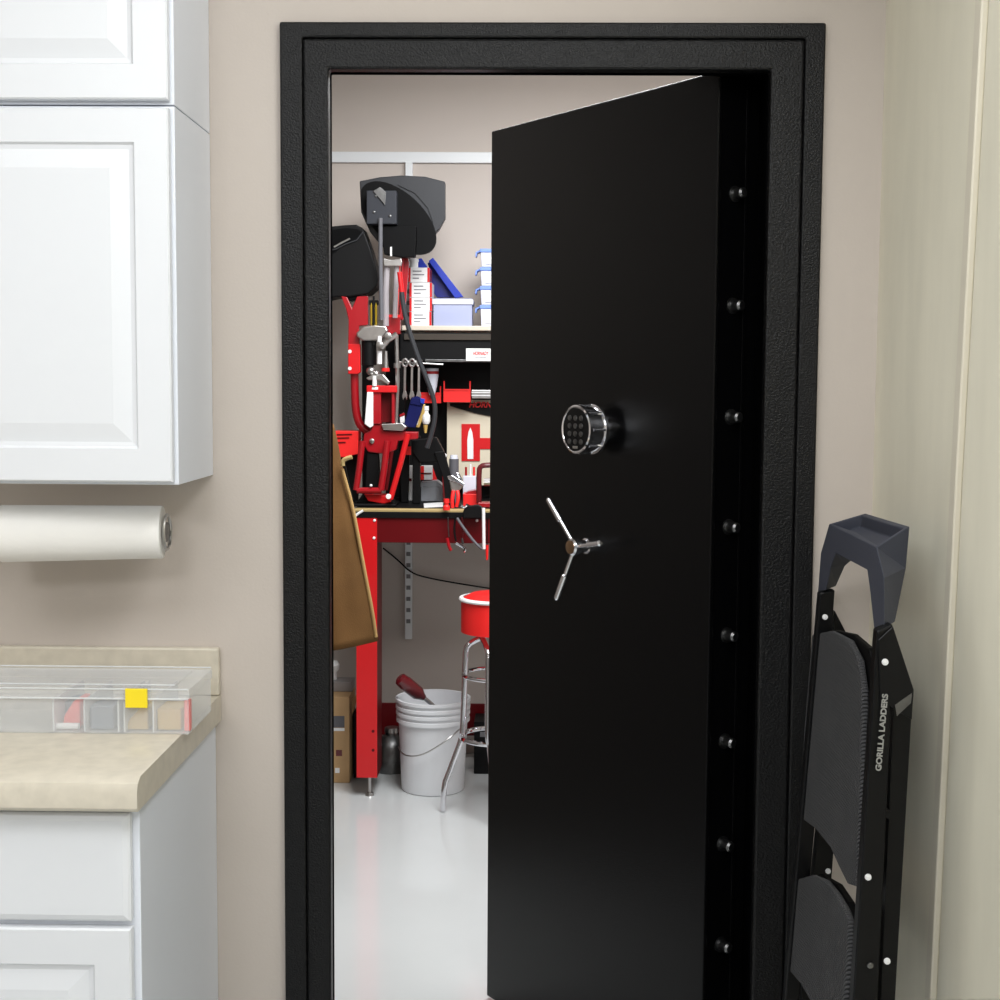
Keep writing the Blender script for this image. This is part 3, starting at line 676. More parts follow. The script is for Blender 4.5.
# upper frame
zt0 = YP-.03
PB('top_plate', 366.5, 385.5, 397, 392.5, 'red', zt0, .10)
PB('cast_frame', 373, 392.5, 381, 424, 'redd', zt0+.01, .08)
PB('cast_frame', 381, 392.5, 394, 422.5, 'maroon', zt0+.05, .03, .002)
PB('cast_frame', 391.5, 392.5, 394.5, 424, 'redd', zt0+.01, .08)
PP('primer_tube_shield', [(367, 392), (373, 392), (373, 426), (370, 428), (364.5, 424), (366, 405)], 'white2', zt0-.005, .02)
PB('plate_highlight', 372, 387, 378, 389.5, 'white2', zt0-.001, .001, 0)
T('ram_shaft', [(396.5, 335), (397.5, 380), (396, 424)], .0085, 'steel', YP)
T('ram_collar', [(397, 363), (397, 368)], .014, 'steel', YP)
PP('shell_plate', [(381, 424), (402, 423), (407, 427), (403, 431), (383, 430)], 'steel', zt0, .09)
# hub and lower linkage
B().prism(poly([(364, 434), (371, 430), (373, 424), (382, 424), (384, 431), (418, 432), (418, 439), (398, 441), (396, 450), (384, 454), (368, 452), (363, 444)], YP-.01), (0, .06, 0)).build('hub_casting', 'redd', ps, bevel=.004)
b = B().lathe(at(372, 441, YP-.012), (0, -1, 0), [(0, .010), (.006, .010), (.008, .004)], 14); b.build('pivot_bolt', 'steel', ps)
yl = YP-.05
T('toggle_bar', [(362.5, 441), (359, 470), (356, 490)], .0125, 'redd', yl)
T('toggle_bar', [(387.5, 441), (384, 470), (381, 490)], .0135, 'redd', yl)
T('toggle_bar', [(393, 444), (389, 470), (386, 490)], .008, 'maroon', yl+.05)
T('cross_bar', [(357, 490.5), (381.5, 490.5)], .0125, 'redd', yl)
T('operating_lever', [(408, 434), (400, 465), (390.5, 499)], .0115, 'red', yl-.02)
b = B(); pk = at(407.5, 440, yl); 
b = B().lathe(at(388.5, 496.5, yl-.035), (0, -1, 0), [(0, .011), (.005, .010), (.006, 0)], 14).ball(at(371, 485.5, yl-.014), .006); b.build('pivot_nut', 'white2', ps)
PP('base_casting', [(364, 494), (391, 496), (391, 502), (384, 504), (368, 501)], 'red', yl+.02, .10)
PP('ram_sleeve', [(367, 453), (378, 453), (380, 490), (365, 490)], 'black', YP, .05)
a = at(356, 506, YP-.03)
b = B().box((at(353, 505, YP).x, YP-.06, BT+.0005), (at(397, 505, YP).x, YP+.10, BT+.012)); b.build('mounting_plate', 'black', ps, bevel=.003)
PP('mount_riser', [(356, 503), (364, 492), (392, 500), (396, 504.5)], 'black', YP-.01, .10)
# black spent-primer/air hose that loops down past the wrenches
hs = T('hose', [(401, 285), (404, 312), (411, 337), (419, 360), (428, 382), (435, 402), (435, 420), (431, 436), (427, 448)], .0095, M['hose'] if 'hose' in M else 'bowl', YP-.07, 2, 10)
T('handle_tip', [(399.5, 272), (402, 292)], .010, 'red', YP-.07)

# ------------------------------------------------------------------ tools hanging from the rod under the shelf
rk = thing('tool_rail', 'slim steel rod under the bench shelf with tools hanging from it', 'tool rail', (at(420, 362, 2.94).x, 2.94, 1.6))
b = B().tube([at(398, 362, 2.94), at(443, 364.5, 2.94)], .0035, 8).tube([at(402, 362, 2.94), at(402, 362, 2.94)+V((0, .078, 0))], .003, 8).tube([at(438, 364, 2.94), at(438, 364, 2.94)+V((0, .078, 0))], .003, 8)
b.build('rod', 'steel', rk)
for i, px in enumerate((405, 412, 419)):
    w = thing('wrench', ['leftmost', 'middle', 'rightmost'][i]+' steel combination wrench of the three hanging under the bench shelf', 'wrench', at(px, 362, 2.92), 0, 'wrenches hanging under the bench shelf')
    P_ = lambda x, y, d=2.925: at(x, y, d)
    x = px
    b = B().prism([P_(x-1.1, 366), P_(x+1.1, 366), P_(x+.8, 392), P_(x-1.6, 392)], (0, .006, 0)); b.build('shank', 'steel', w, bevel=.001)
    ring = [P_(x+2.6*math.cos(a*PI/6), 362.6+3.6*math.sin(a*PI/6)) for a in range(13)]
    B().tube(ring, .005, 8).build('box_end', 'steel', w)
    B().prism([P_(x-1.6, 391), P_(x+1, 391), P_(x+2.3, 395), P_(x+1.8, 400), P_(x, 396.5), P_(x-2, 400), P_(x-3, 396)], (0, .007, 0)).build('open_end', 'steel', w, bevel=.001)
# navy pouch on the wrench ends, bottle, caliper etc
def pp_thing(name, label, cat, pts, m, Y, t, group=None, bevel=.004, part='body'):
    c_ = poly(pts, Y); o = thing(name, label, cat, (sum(p.x for p in c_)/len(c_), Y, min(p.z for p in c_)), 0, group)
    B().prism(c_, (0, t, 0)).build(part, m, o, bevel=bevel); return o
pc_ = pp_thing('tool_pouch', 'navy blue fabric pouch hanging in front of the wrenches', 'pouch', [(411, 398), (417, 396), (424, 400), (421, 412), (415, 428), (405, 427), (404, 424), (408, 410)], 'navy', 2.86, .03)
PP('flap', [(411, 399), (417, 397), (423.5, 401), (421.5, 406), (410, 404)], 'navy', 2.855, .004, .002, pc_)
PP('blue_tab', [(420, 398), (425, 399), (424, 404), (420.5, 403)], 'blue', 2.85, .006, .001, pc_)
pw = pp_thing('parts_packet', 'white plastic packet tucked left of the navy pouch', 'packet', [(399.5, 417), (404.5, 415), (405, 424), (400, 425)], 'white2', 2.88, .01)
PP('packet_seal', [(399, 415), (404, 412.5), (405, 415), (400, 417)], 'redd', 2.878, .012, .001, pw)
bg = pp_thing('brass_case_bag', 'small bag of brass cases hanging right of the navy pouch', 'bag', [(421, 405), (425, 404), (425, 412), (419, 428), (415, 427), (417, 416)], 'tan', 2.89, .02)
PP('bag_fold', [(420, 407), (422, 407), (417.5, 425), (416, 424)], 'white2', 2.888, .002, 0, bg)
# lube bottle
bt = thing('lube_bottle', 'little white-topped amber bottle hanging beside the navy pouch', 'bottle', at(426, 433, 2.90))
B().lathe(at(426, 424, 2.90), (0, 0, 1), [(0, .012), (.012, .017), (.035, .017), (.045, .010), (.054, .010)], 16).build('body', 'white2', bt)
B().lathe(at(426, 406.5, 2.90), (0, 0, -1), [(-.002, .012), (.016, .012)], 16).build('cap', 'white2', bt)
B().lathe(at(425.5, 433, 2.90), (0, 0, 1), [(0, .005), (.034, .010)], 14).build('spout', M['amber'] if 'amber' in M else 'tan', bt)
# powder measure
pm = thing('powder_measure', 'grey powder measure tube hanging against the black pegboard', 'powder measure', at(432, 395, 3.10))
B().lathe(at(432, 395, 3.10), (0, 0, 1), [(0, .012), (.04, .022), (.085, .028), (.112, .028)], 18).build('tube', 'clearw', pm)
B().lathe(at(432, 374, 3.10), (0, 0, 1), [(0, .0285), (.012, .0285)], 18).build('band', 'redd', pm)
# red bins on the pegboard
def redbin(x0, y0, x1, y1, Y, label, lip=0):
    w = thing('parts_bin', label, 'parts bin', at((x0+x1)/2, y1, Y), 0, 'red parts bins hung on the pegboard')
    t = .003; A = at(x0, y1, Y); Bp = at(x1, y1, Y); zt = at(x0, y0+(y1-y0)*.40, Y).z; zb_ = A.z; zh = at(x0, y0, Y).z; ym = Y+.03
    b = B(); d = .10
    b.prism([(A.x, Y+d, zt), (A.x, Y+d, zb_), (A.x, Y, zb_), (A.x, Y, zh-.005), (A.x, Y+.004, zh), (A.x, Y+.03, zh), (A.x, Y+.05, zt)], (t*1.6, 0, 0))
    b.prism([(Bp.x, Y+d, zt), (Bp.x, Y+d, zb_), (Bp.x, Y, zb_), (Bp.x, Y, zh-.005), (Bp.x, Y+.004, zh), (Bp.x, Y+.03, zh), (Bp.x, Y+.05, zt)], (-t*1.6, 0, 0))
    b.box((A.x+t*1.6, Y, zb_), (Bp.x-t*1.6, Y+t, zt)); b.box((A.x+t*1.6, Y+t, zb_), (Bp.x-t*1.6, Y+d, zb_+t)); b.box((A.x+t*1.6, Y+d-t, zb_+t), (Bp.x-t*1.6, Y+d, zt))
    b.build('shell', 'redp', w, smooth=False)
    B().box((A.x+.002, Y-.003, zt-.004), (Bp.x-.002, Y-.0003, zt+.002)).build('label_lip', 'redp', w, smooth=False)
    return w
redbin(443.5, 381, 470.5, 402, 3.10, 'bright red parts bin with raised sides hung above the cream banner')
redbin(418, 386, 441, 403, 3.13, 'red parts bin half hidden behind the hose and lube bottle')
pk_ = setbox('stacked_trays', 471.5, 390, 492, 398.5, 3.10, .08, 'steel', 'stack of thin grey trays to the right of the raised red bin', 'trays')
for py in (392, 395): PB('tray_lip', 471.3, py, 492.2, py+.9, 'white2', 3.097, .003, 0, pk_)
# red box hung left of the press
rs = thing('red_storage_bin', 'bright red plastic bin at the left end of the bench, level with the press hub', 'storage bin', at(347, 457, 2.82))
PP('shell', [(334, 431), (358.5, 431), (358, 454), (345, 457.5), (339, 457), (334, 440)], 'redp', 2.82, .10, par=rs)
b = B()
for y0_ in (434, 437.5, 442): b.prism(poly([(337, y0_), (352-(y0_-434)*.8, y0_-.3), (352-(y0_-434)*.8, y0_+.9), (337, y0_+1.2)], 2.817), (0, .002, 0))
b.build('embossed_line', 'maroon', rs, smooth=False)
B().box((at(335, 450, 2.93).x, 2.9205, BT+.0005), (at(358, 450, 2.93).x, 2.95, at(345, 434, 2.93).z)).build('support_post', 'black', rs, smooth=False)

# ------------------------------------------------------------------ things on the worktop
# black press stand in the middle
sd = thing('black_press', 'black cast bench press with splayed legs beside the red press', 'press', at(420, 505, 2.92))
B().prism([at(412.5, 436, 2.90), at(420, 436, 2.90), V((at(420, 500, 2.90).x, 2.90, BT+.001)), V((at(412.5, 500, 2.90).x, 2.90, BT+.001))], (0, .04, 0)).build('column', 'black', sd, bevel=.003)
B().prism([at(412, 440, 2.89), at(436, 437, 2.89), at(444, 452, 2.89), at(441, 462, 2.89), at(420, 463, 2.89), at(412, 452, 2.89)], (0, .06, 0)).build('head_casting', 'black', sd, bevel=.004)
B().prism([at(434, 452, 2.88), at(444, 451, 2.88), at(452, 480, 2.88), V((at(455, 500, 2.88).x, 2.88, BT+.001)), V((at(446, 500, 2.88).x, 2.88, BT+.001)), at(443, 478, 2.88)], (0, .03, 0)).build('leg', 'black', sd, bevel=.003)
B().prism([at(399, 440, 2.95), at(410, 440, 2.95), V((at(408, 500, 2.95).x, 2.95, BT+.001)), V((at(401, 500, 2.95).x, 2.95, BT+.001))], (0, .03, 0)).build('leg', 'black', sd, bevel=.003)
PB('tag_square', 404.5, 446.5, 411, 455, 'redp', 2.885, .004, .001, sd)
B().ball(at(401.5, 456, 2.945), .006).build('bolt_head', 'steel', sd)
def carton(x0, y0, x1, y1, Y, label, lower=None, t=.06, zb=None, mid=None):
    o = setbox('powder_carton', x0, y0, x1, y1, Y, t, 'white2', label, 'carton', z0=zb)
    PB('red_stripe', x0, y0, x0+(x1-x0)*.3, y1, 'redp', Y-.001, .0009, 0, o)
    if lower: PB('color_patch', x0, y0+(y1-y0)*.62, x0+(x1-x0)*.5, y1-1, lower, Y-.002, .0009, 0, o)
    PB('dark_band', x0+.3, y0+(y1-y0)*.48, x1-.3, y0+(y1-y0)*.58, 'bredb', Y-.0025, .0009, 0, o)
    return o
carton(406, 466, 412, 492, 3.06, 'white and red carton with yellow patch left of the black column', 'yellow', zb=BT+.0005)
carton(420.5, 466, 432, 480, 3.08, 'white and red carton right of the black column', zb=None)
o = setbox('grey_case', 421, 487, 444, 500, 3.04, .10, 'ink', 'pale grey tool case with sloping lid between the black press legs', 'case', z0=BT+.0005)
o.children[0].data.materials[0] = M['greyc'] = mat('pale grey case', s(168,172,178), .4, var=.05)
PP('lid', [(420.5, 487), (421, 482), (437, 481), (444.5, 487)], 'greyc', 3.04, .09, .002, o)
rt = pp_thing('red_tool_stand', 'red angular tool stand behind the pale grey case', 'tool stand', [(426, 466), (432, 466), (439, 486), (426, 487)], 'red', 3.15, .03)
B().box((at(428, 480, 3.15).x, 3.152, BT+.0005), (at(434, 480, 3.15).x, 3.178, at(430, 486, 3.15).z)).build('foot_post', 'red', rt, smooth=False)
tag(B().prism([onz(424, 508, BT+.0006), onz(443, 507, BT+.0006), onz(443.2, 503.5, BT+.0006), onz(423.5, 504.8, BT+.0006)], (0, 0, .006)).build('white_ruler', 'white2', bevel=.001), 'short white strip lying at the front of the wooden worktop', 'strip')
# grey canister, silver vise linkage with red grips
cn = thing('grey_canister', 'dark grey canister with pale cap in front of the banner', 'canister', (at(454, 475, 2.95).x, 2.95, BT))
p = at(454, 456, 2.95); h = p.z-BT
B().lathe((p.x, 2.95, BT+.0005), (0, 0, 1), [(0, .020), (h-.012, .020)], 20).build('body', M['greyk'] if 'greyk' in M else 'greyp', cn)
B().lathe((p.x, 2.95, BT+h-.0115), (0, 0, 1), [(0, .017), (.016, .015)], 20).build('cap', 'clearw', cn)
nz = thing('white_nozzle', 'white nozzle head standing left of the grey canister', 'nozzle', (at(440, 460, 2.98).x, 2.98, BT))
B().prism([at(437.5, 449, 2.98), at(441, 448, 2.98), at(443, 452, 2.98), at(447, 455, 2.98), at(446, 458, 2.98), at(438, 457, 2.98), at(437, 453, 2.98)], (0, .02, 0)).build('head', 'white2', nz, bevel=.002)
b = B().prism([at(441, 458.5, 2.98), at(446, 458.5, 2.98), at(446, 468, 2.98), at(442, 468, 2.98)], (0, .02, 0)); b.build('collar', 'bluel', nz, bevel=.002)
b = B().prism([at(442, 468.4, 2.98), at(446, 468.4, 2.98), V((at(447, 475, 2.98).x, 2.98, BT+.001)), V((at(443, 475, 2.98).x, 2.98, BT+.001))], (0, .02, 0)); b.build('stem', 'redd', nz, bevel=.002)
pl = thing('clamp_tool', 'silver locking clamp tool with two red grips at the bench front', 'clamp', (at(456, 505, 2.70).x, 2.70, BT))
PP('jaw_lever', [(447, 476), (452, 475), (458, 479), (465, 484), (463, 486.5), (455, 482), (448, 479)], 'chrome', 2.72, .012, .002, pl)
PP('jaw_lever', [(456, 472), (459, 473), (463, 480), (461, 482)], 'chrome', 2.735, .01, .002, pl)
PP('pivot_body', [(449, 480), (460, 483), (463, 487), (458, 492), (451, 491)], 'steel', 2.73, .02, .004, pl)
T('red_grip', [(453.5, 491, 2.72), (452, 499, 2.71), (452.5, 508, 2.71)], [.008, .012, .007], 'redp', par=pl, smooth=1)
T('red_grip', [(457.5, 491, 2.73), (458.5, 498, 2.72), (456.5, 507, 2.72)], [.008, .011, .007], 'redp', par=pl, smooth=1)
rt2 = thing('red_cap_bottle', 'small red screw cap bottle at the left of the clamp grips', 'bottle', onz(446.5, 509, BT))
pq = onz(446.5, 510, BT+.0006)
B().lathe(pq, (0, 0, 1), [(0, .014), (.014, .014), (.020, .009), (.026, .009), (.028, .012), (.044, .011)], 16).build('body', 'redp', rt2)
rb_ = setbox('red_tool_box', 463, 494, 478, 503, 2.80, .12, 'redp', 'bright red tool box behind the black vise', 'box', z0=BT+.0005)
PP('lid_ridge', [(464, 494), (468, 491.5), (476, 490), (478, 494)], 'redd', 2.81, .08, .002, rb_)
tk2 = thing('red_case_trimmer', 'dark red arched machine frame next to the vault door edge', 'machine', (at(485, 500, 2.76).x, 2.76, BT))
T('arch', [(479, 503, 2.77), (479, 470, 2.77), (481, 466, 2.77), (487, 465, 2.77), (505, 465, 2.77), (505, 503, 2.77)], .011, 'bredb', par=tk2, smooth=1)
B().box((at(478, 500, 2.76).x, 2.75, BT+.0005), (at(508, 500, 2.76).x, 2.83, at(485, 502.5, 2.76).z)).build('base', 'redd', tk2, bevel=.003)
T('spindle', [(484, 482, 2.77), (504, 482, 2.77)], .016, 'steel', par=tk2)
sm = thing('die_tray', 'clear tray of small green and pink parts in front of the banner', 'tray', (at(470, 480, 2.95).x, 2.95, BT))
B().box((at(463, 480, 2.95).x, 2.95, BT+.0005), (at(476, 480, 2.95).x, 3.01, at(470, 476, 2.95).z)).build('body', 'clearw', sm, bevel=.002)
for i, px in enumerate((466, 470.5, 474)):
    B().cyl(at(px, 475.5, 2.97), at(px, 464 if i == 1 else 467, 2.97), .0045, seg=8).build('pin', ['redd', 'white2', 'redp'][i], sm)
# black vise on the bench edge and hanging tools
vs_ = thing('bench_vise', 'black vise clamped on the bench edge with a white handle rod hanging down', 'vise', (at(470, 512, 2.62).x, 2.62, 1.05))
za = at(470, 503, 2.62).z
B().prism(poly([(463, 512), (466, 504), (470, 506), (478, 505), (482, 507), (482, 518), (463, 518)], 2.60), (0, .035, 0)).build('jaw_block', 'black', vs_, bevel=.003)
T('jaw_screw', [(461, 505.5, 2.595), (464, 507.5, 2.595), (467, 505.5, 2.595)], .005, 'chrome', par=vs_)
T('handle_rod', [(483.5, 508, 2.585), (484, 549, 2.585)], .0065, 'white2', par=vs_)
tie = B().tube([at(482, 512, 2.59), at(485, 512, 2.588)], .006, 8).build('rod_eye', 'steeld', vs_)
hg = [('chain_tool', 'red-tipped cable tool hanging from the bench front', [(448, 517), (448.5, 530), (449, 537)], .0028, 'steeld', [(447, 538), (449, 547), (451, 550.5)], .0065, 'redd'),
      ('hook_tool', 'dark strap with a silver hook hanging from the bench front', [(455.5, 517), (454, 530), (456, 541)], .004, 'black', [(456, 543), (461, 546), (466, 549), (464, 552)], .006, 'chrome'),
      ('brush_tool', 'slender black brush hanging over the maroon apron', [(462, 517), (463, 530), (462.5, 541)], .0032, 'bredb', [(462, 538), (463, 544)], .0045, 'steeld')]
for n, lab, p1, r1, m1, p2, r2_, m2 in hg:
    o = thing(n, lab, 'hanging tool', at(*p1[0], 2.625))
    T('cord', p1, r1, m1, 2.625, 1, par=o); T('tip', p2, r2_, m2, 2.625, 1, par=o)
B_ = B()
p = at(449.5, 547, 2.62); 
tag(B().tube([at(457, 518, 2.62), at(465, 530, 2.61), at(475, 543, 2.605), at(482, 549, 2.60)], .0055, 8, 1).build('grey_cable', 'greyp'), 'dark grey cable running diagonally down from the bench edge', 'cable')
rh = thing('red_handled_tool', 'red handled tool hanging at the very edge of the vault door', 'hanging tool', at(487, 550, 2.62))
T('handle', [(487, 545), (487, 560)], [.007, .004], 'redp', 2.63, par=rh); T('cord', [(487.5, 519), (487, 545)], .002, 'black', 2.63, par=rh)
wc = thing('white_clip', 'short white bent clip sticking out under the left corner of the worktop', 'clip', at(355, 514, 2.63))
T('wire', [(352, 520), (356, 515), (363, 510.5)], .005, 'white2', YB-.011, 1, par=wc)

# ------------------------------------------------------------------ coat
ch = thing('canvas_coat', 'brown canvas work coat hanging at the left side of the doorway', 'coat', (-.8, 1.7, 1.1))
YCt = 1.70
edge = [(333, 424), (337, 442), (342, 468), (352, 503), (359, 540), (366, 578), (373, 612), (378, 640)]
rings = []; xw = -.985
for j in range(27):
    t_ = j/26; idx = t_*(len(edge)-1); i0 = min(int(idx), len(edge)-2); fq = idx-i0
    ex = edge[i0][0]+(edge[i0+1][0]-edge[i0][0])*fq; ey = edge[i0][1]+(edge[i0+1][1]-edge[i0][1])*fq
    P = at(ex, ey, YCt); xr = P.x; cxm = (xr+xw)/2; hw = (xr-xw)/2; ry = .06+.075*t_
    ring = []
    for q in range(72):
        a = 2*PI*q/72
        fold = 1+.10*t_*math.sin(7*a+1.2+.6*t_)+.04*math.sin(13*a+3*t_)
        x = cxm+hw*math.cos(a)*(1 if math.cos(a) > .95 else .97+.03*fold)
        y = YCt+ry*math.sin(a)*fold+.012*noise.noise(V((x*9, a, P.z*6)))
        zt_ = P.z + (-.05*(xr-x)/(xr-xw)*t_)
        ring.append(V((x, y, zt_)))
    rings.append(ring)
B().loft(rings, cap=False).build('coat_body', 'canvas', ch, solid=.004)
T('collar', [(343, 466), (342.5, 461), (346, 458.5), (352, 457)], .007, 'wood', 1.66, 2, par=ch)
rd = [at(x, y, 1.70) for x, y in edge]
M['coatl'] = mat('tan canvas highlight', s(172,140,92), .9, spec=.15, bump=.4, bscale=260, var=.12)
T('edge_highlight', [(342, 469), (352, 504), (359, 541), (366, 579), (372.5, 612), (376, 637)], .006, 'coatl', 1.67, 1, par=ch)  # highlight along the coat edge, painted as a lighter tan strip
T('drawstring', [(345, 466), (349, 485), (352.5, 500)], .003, 'black', 1.72, 1, par=ch)
sl = [at(336, 470, 1.56), at(343, 520, 1.55), at(348, 575, 1.55), at(352, 622, 1.56)]
sl = [V((p.x-.15, p.y+.0, p.z)) for p in sl]
B().tube(sl, [.05, .055, .05, .042], 16, 1).build('sleeve', 'canvas', ch)
ck = B().tube([(-.999, 1.70, 1.46), (-.90, 1.70, 1.45), (-.80, 1.70, 1.44), (-.78, 1.70, 1.47)], .006, 8).build('coat_hook', 'steel')
tag(ck, 'steel wall hook holding the brown coat', 'hook')

# ------------------------------------------------------------------ bucket, bottle, stool, cartons on the floor
bp_ = onz(434, 797, FZ); bp_.y += .13
rim_y = 690
sc_ = (bp_.y+D)/F
bu = thing('bucket', 'white plastic bucket with ribbed rim on the vault floor', 'bucket', (at(433, 740, bp_.y).x, bp_.y, FZ))
bxc = at(433, 740, bp_.y).x
hB_ = at(433, 697, bp_.y).z-FZ
R0, R1 = .128, .146
pf = [(0, R0-.004), (.004, R0), (hB_-.095, R1-.006), (hB_-.093, R1+.004), (hB_-.078, R1+.004), (hB_-.076, R1-.002), (hB_-.066, R1-.002), (hB_-.064, R1+.005), (hB_-.052, R1+.005), (hB_-.050, R1-.002),
      (hB_-.042, R1-.002), (hB_-.040, R1+.006), (hB_-.028, R1+.006), (hB_-.026, R1-.001), (hB_-.014, R1-.001), (hB_-.012, R1+.007), (hB_, R1+.007), (hB_, R1-.002), (.012, R0-.006), (.010, .001)]
B().lathe((bxc, bp_.y, FZ), (0, 0, 1), pf, 48, cap=False).build('shell', 'bucket', bu)
hnd = [at(398.5, 747, bp_.y-.01), at(402, 754, bp_.y-.10), at(412, 757, bp_.y-.155), at(425, 754, bp_.y-.17), at(440, 745, bp_.y-.165), at(452, 736, bp_.y-.15), at(461, 728, bp_.y-.10)]
B().tube(hnd, .003, 8, 2).build('wire_handle', 'steel', bu)
bo = thing('red_bottle', 'dark red bottle lying tilted across the bucket rim', 'bottle', at(412, 690, bp_.y))
p0, p1 = at(399, 678, bp_.y-.06), at(424, 698, bp_.y-.02)
a_ = (p1-p0).normalized(); Lb = (p1-p0).length
B().lathe(p0, a_, [(0, .018), (.006, .026), (Lb*.25, .030), (Lb*.75, .029), (Lb*.9, .018), (Lb, .012)], 24).build('body', 'bredb', bo)
B().lathe(p1, a_, [(.0005, .0085), (.03, .0085), (.10, .006)], 14).build('neck', 'steel', bo)
# stool
stp = onz(443, 811, FZ)
so = thing('stool', 'chrome shop stool with red round seat half hidden by the vault door', 'stool', (stp.x+.2, stp.y+.02, FZ))
sx, sy = stp.x+.205, stp.y+.0
zs1 = at(475, 600, sy).z; zs0 = at(475, 632, sy).z
rx = sx-at(460.5, 610, sy).x
B().lathe((sx, sy, zs0), (0, 0, 1), [(0, rx-.012), (.004, rx-.002), (zs1-zs0-.012, rx-.002), (zs1-zs0, rx-.006)], 48).build('seat_base', 'redp', so)
B().lathe((sx, sy, zs1+.0005), (0, 0, 1), [(0, rx-.006), (0, rx+.004), (.006, rx+.007), (.012, rx+.004), (.013, rx-.01)], 48, cap=False).build('seat_trim', 'white2', so)
B().lathe((sx, sy, zs1+.002), (0, 0, 1), [(0, rx-.012), (.008, rx-.012), (.024, rx-.04), (.030, .02)], 48).build('seat_cushion', 'redp', so)
def sym(p, k):
    d_ = V(p)-V((sx, sy, 0)); a = k*PI/2; return V((sx+d_.x*math.cos(a)-d_.y*math.sin(a), sy+d_.x*math.sin(a)+d_.y*math.cos(a), d_.z))
yL = stp.y+.01
lgp = [V((sx-.02, yL+.05, zs0-.012)), at(476, 640, yL+.03), at(467, 645, yL+.02), at(465.5, 655, yL+.02), at(464.5, 690, yL+.02), at(462.5, 730, yL+.02), at(462, 738, yL+.01), at(450, 770, yL), at(444, 785, yL-.02), at(443, 811, yL-.02)]
lgp[-1].z = FZ+.004
for k in range(4):
    B().tube([sym(p, k) for p in lgp], .0115, 12, 1).build('leg', 'chrome', so)
for (py, nm) in ((672.5, 'upper_ring'), (734, 'foot_ring')):
    pz = at(462.5 if py > 700 else 464.5, py, yL+.02); rr = (V((pz.x, pz.y))-V((sx, sy))).length
    B().tube([(sx+rr*math.cos(2*PI*i/48), sy+rr*math.sin(2*PI*i/48), pz.z) for i in range(49)], .0095 if py > 700 else .008, 10).build(nm, 'chrome', so)
# cardboard box
cb = thing('cardboard_box', 'tall brown cardboard box with grey tape band beside the red bench leg', 'box', (-.8, 2.6, FZ))
cf = onz(342, 783, FZ).y
xr_ = at(349.5, 740, cf).x
ztb = at(341, 697, cf).z
B().box((xr_-.2, cf, FZ+.0005), (xr_, cf+.2, ztb)).build('carton', 'card', cb, bevel=.002)
PB('tape_band', 333, 716, 344.5, 727.5, 'greyp', cf-.001, .0009, 0, cb)
PB('label_patch', 333, 728, 344.5, 731, 'white2', cf-.001, .0009, 0, cb)
PB('printed_mark', 336, 750, 342, 756, 'bredb', cf-.001, .0009, 0, cb)
PB('sticker', 335, 768, 339.5, 773, 'white2', cf-.001, .0009, 0, cb)
gb = setbox('grey_bin', 332, 682, 352, 696, cf+.10, .10, 'greyl', 'grey plastic bin resting on the cardboard box', 'bin', z0=ztb+.0005)
wbul = thing('white_knob_jar', 'white round knobbed jar on top of the grey bin', 'jar', (at(334, 680, cf+.15).x, cf+.15, at(334, 682, cf+.1).z))
zz = at(340, 682, cf+.10).z
B().lathe((at(334, 670, cf+.15).x, cf+.15, zz+.001), (0, 0, 1), [(0, .012), (.03, .012), (.045, .022), (.062, .024), (.078, .015), (.082, 0)], 20).build('body', 'white2', wbul)
db = thing('open_carton', 'open brown carton with flap leaning behind the red bench leg', 'box', (-.66, 3.00, FZ))
B().box((at(354.5, 740, 2.95).x, 2.92, FZ+.0005), (at(357.5, 740, 2.95).x+.02, 3.12, at(355, 712, 2.92).z)).build('carton', 'black', db, bevel=.002)
B().prism(poly([(351, 700), (358, 693), (358, 697), (352, 716)], 2.915), (0, .004, 0)).build('flap', 'card', db, smooth=False)
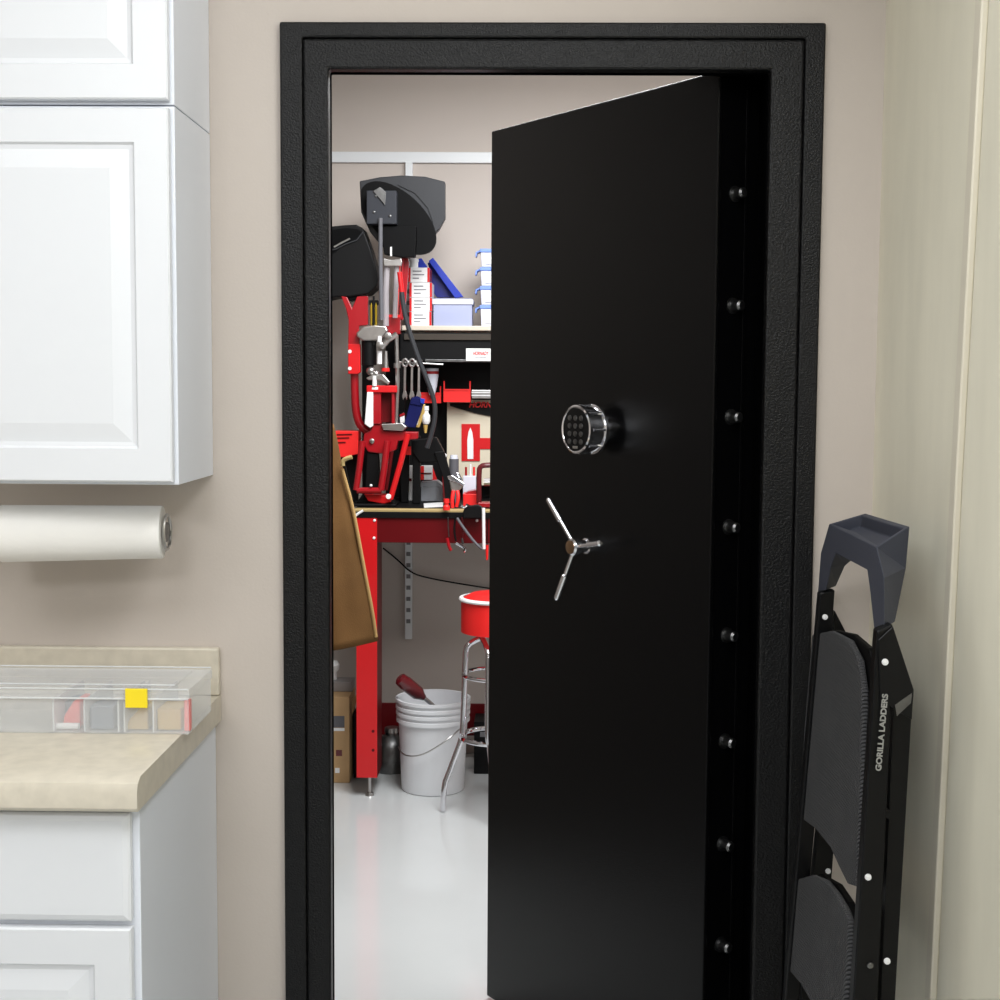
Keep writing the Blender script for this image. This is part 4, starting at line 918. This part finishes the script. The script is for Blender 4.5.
# dark jug under the bench
jg = thing('steel_jug', 'dark steel canister in the shadow under the bench left of the bucket', 'canister', (at(392, 745, 3.05).x, 3.05, FZ))
zj = at(391, 732, 3.05).z
B().lathe((at(392, 745, 3.05).x, 3.05, FZ+.0005), (0, 0, 1), [(0, .075), (.01, .08), (zj-FZ-.06, .08), (zj-FZ-.03, .06), (zj-FZ-.01, .03), (zj-FZ, .028)], 28).build('body', 'steeld', jg)
B().lathe((at(392, 745, 3.05).x, 3.05, zj+.001), (0, 0, 1), [(0, .032), (.02, .03)], 16).build('cap', 'steel', jg)
bk = setbox('black_crate', 474, 722, 500, 768, 3.00, .16, 'black', 'black crate under the bench behind the stool', 'crate', z0=FZ+.0005)
PB('handle_slot', 480, 732, 492, 737, 'hole', 2.998, .0015, 0, bk)

# ------------------------------------------------------------------ lamps (fixtures) and lights
def fixture(x, y, w, d, label):
    t = thing('ceiling_light', label, 'ceiling light', (x, y, H1), 0, 'flat ceiling lights')
    B().box((x-w/2, y-d/2, H1-.03), (x+w/2, y+d/2, H1-.001)).build('housing', 'white', t, bevel=.004)
    return t
def area(x, y, z, w, d, p, col=(1, .97, .93), rot=(0, 0, 0)):
    l = bpy.data.lights.new('ceiling_and_fill_lamp', 'AREA'); l.shape = 'RECTANGLE'; l.size = w; l.size_y = d; l.energy = p; l.color = col
    o = bpy.data.objects.new('area_lamp', l); C.objects.link(o); o.location = (x, y, z); o.rotation_euler = rot; return o
area(-1.0, -2.2, 2.8, 1.4, .9, 31, (.97, .985, 1))
area(-.75, -4.2, 2.8, .9, .7, 42, (.97, .985, 1), (math.radians(48), 0, 0))
area(.40, -1.5, 2.7, .5, 1.2, 21, (.97, .985, 1), (0, math.radians(42), 0))  # added fill light that brightens the cabinet sides from the right
area(.1, 1.6, 2.85, 1.0, 1.2, 74, (.97, .985, 1))
area(.4, .75, 2.7, 1.6, .8, 33, (.97, .985, 1), (math.radians(35), 0, 0))
w = bpy.data.worlds.new('world'); bpy.context.scene.world = w; w.use_nodes = True
w.node_tree.nodes['Background'].inputs[0].default_value = (.97, .99, 1, 1); w.node_tree.nodes['Background'].inputs[1].default_value = .3
sc = bpy.context.scene
sc.view_settings.view_transform = 'Standard'; sc.view_settings.look = 'None'; sc.view_settings.exposure = 0
sc.cycles.max_bounces = 8; sc.cycles.transparent_max_bounces = 12
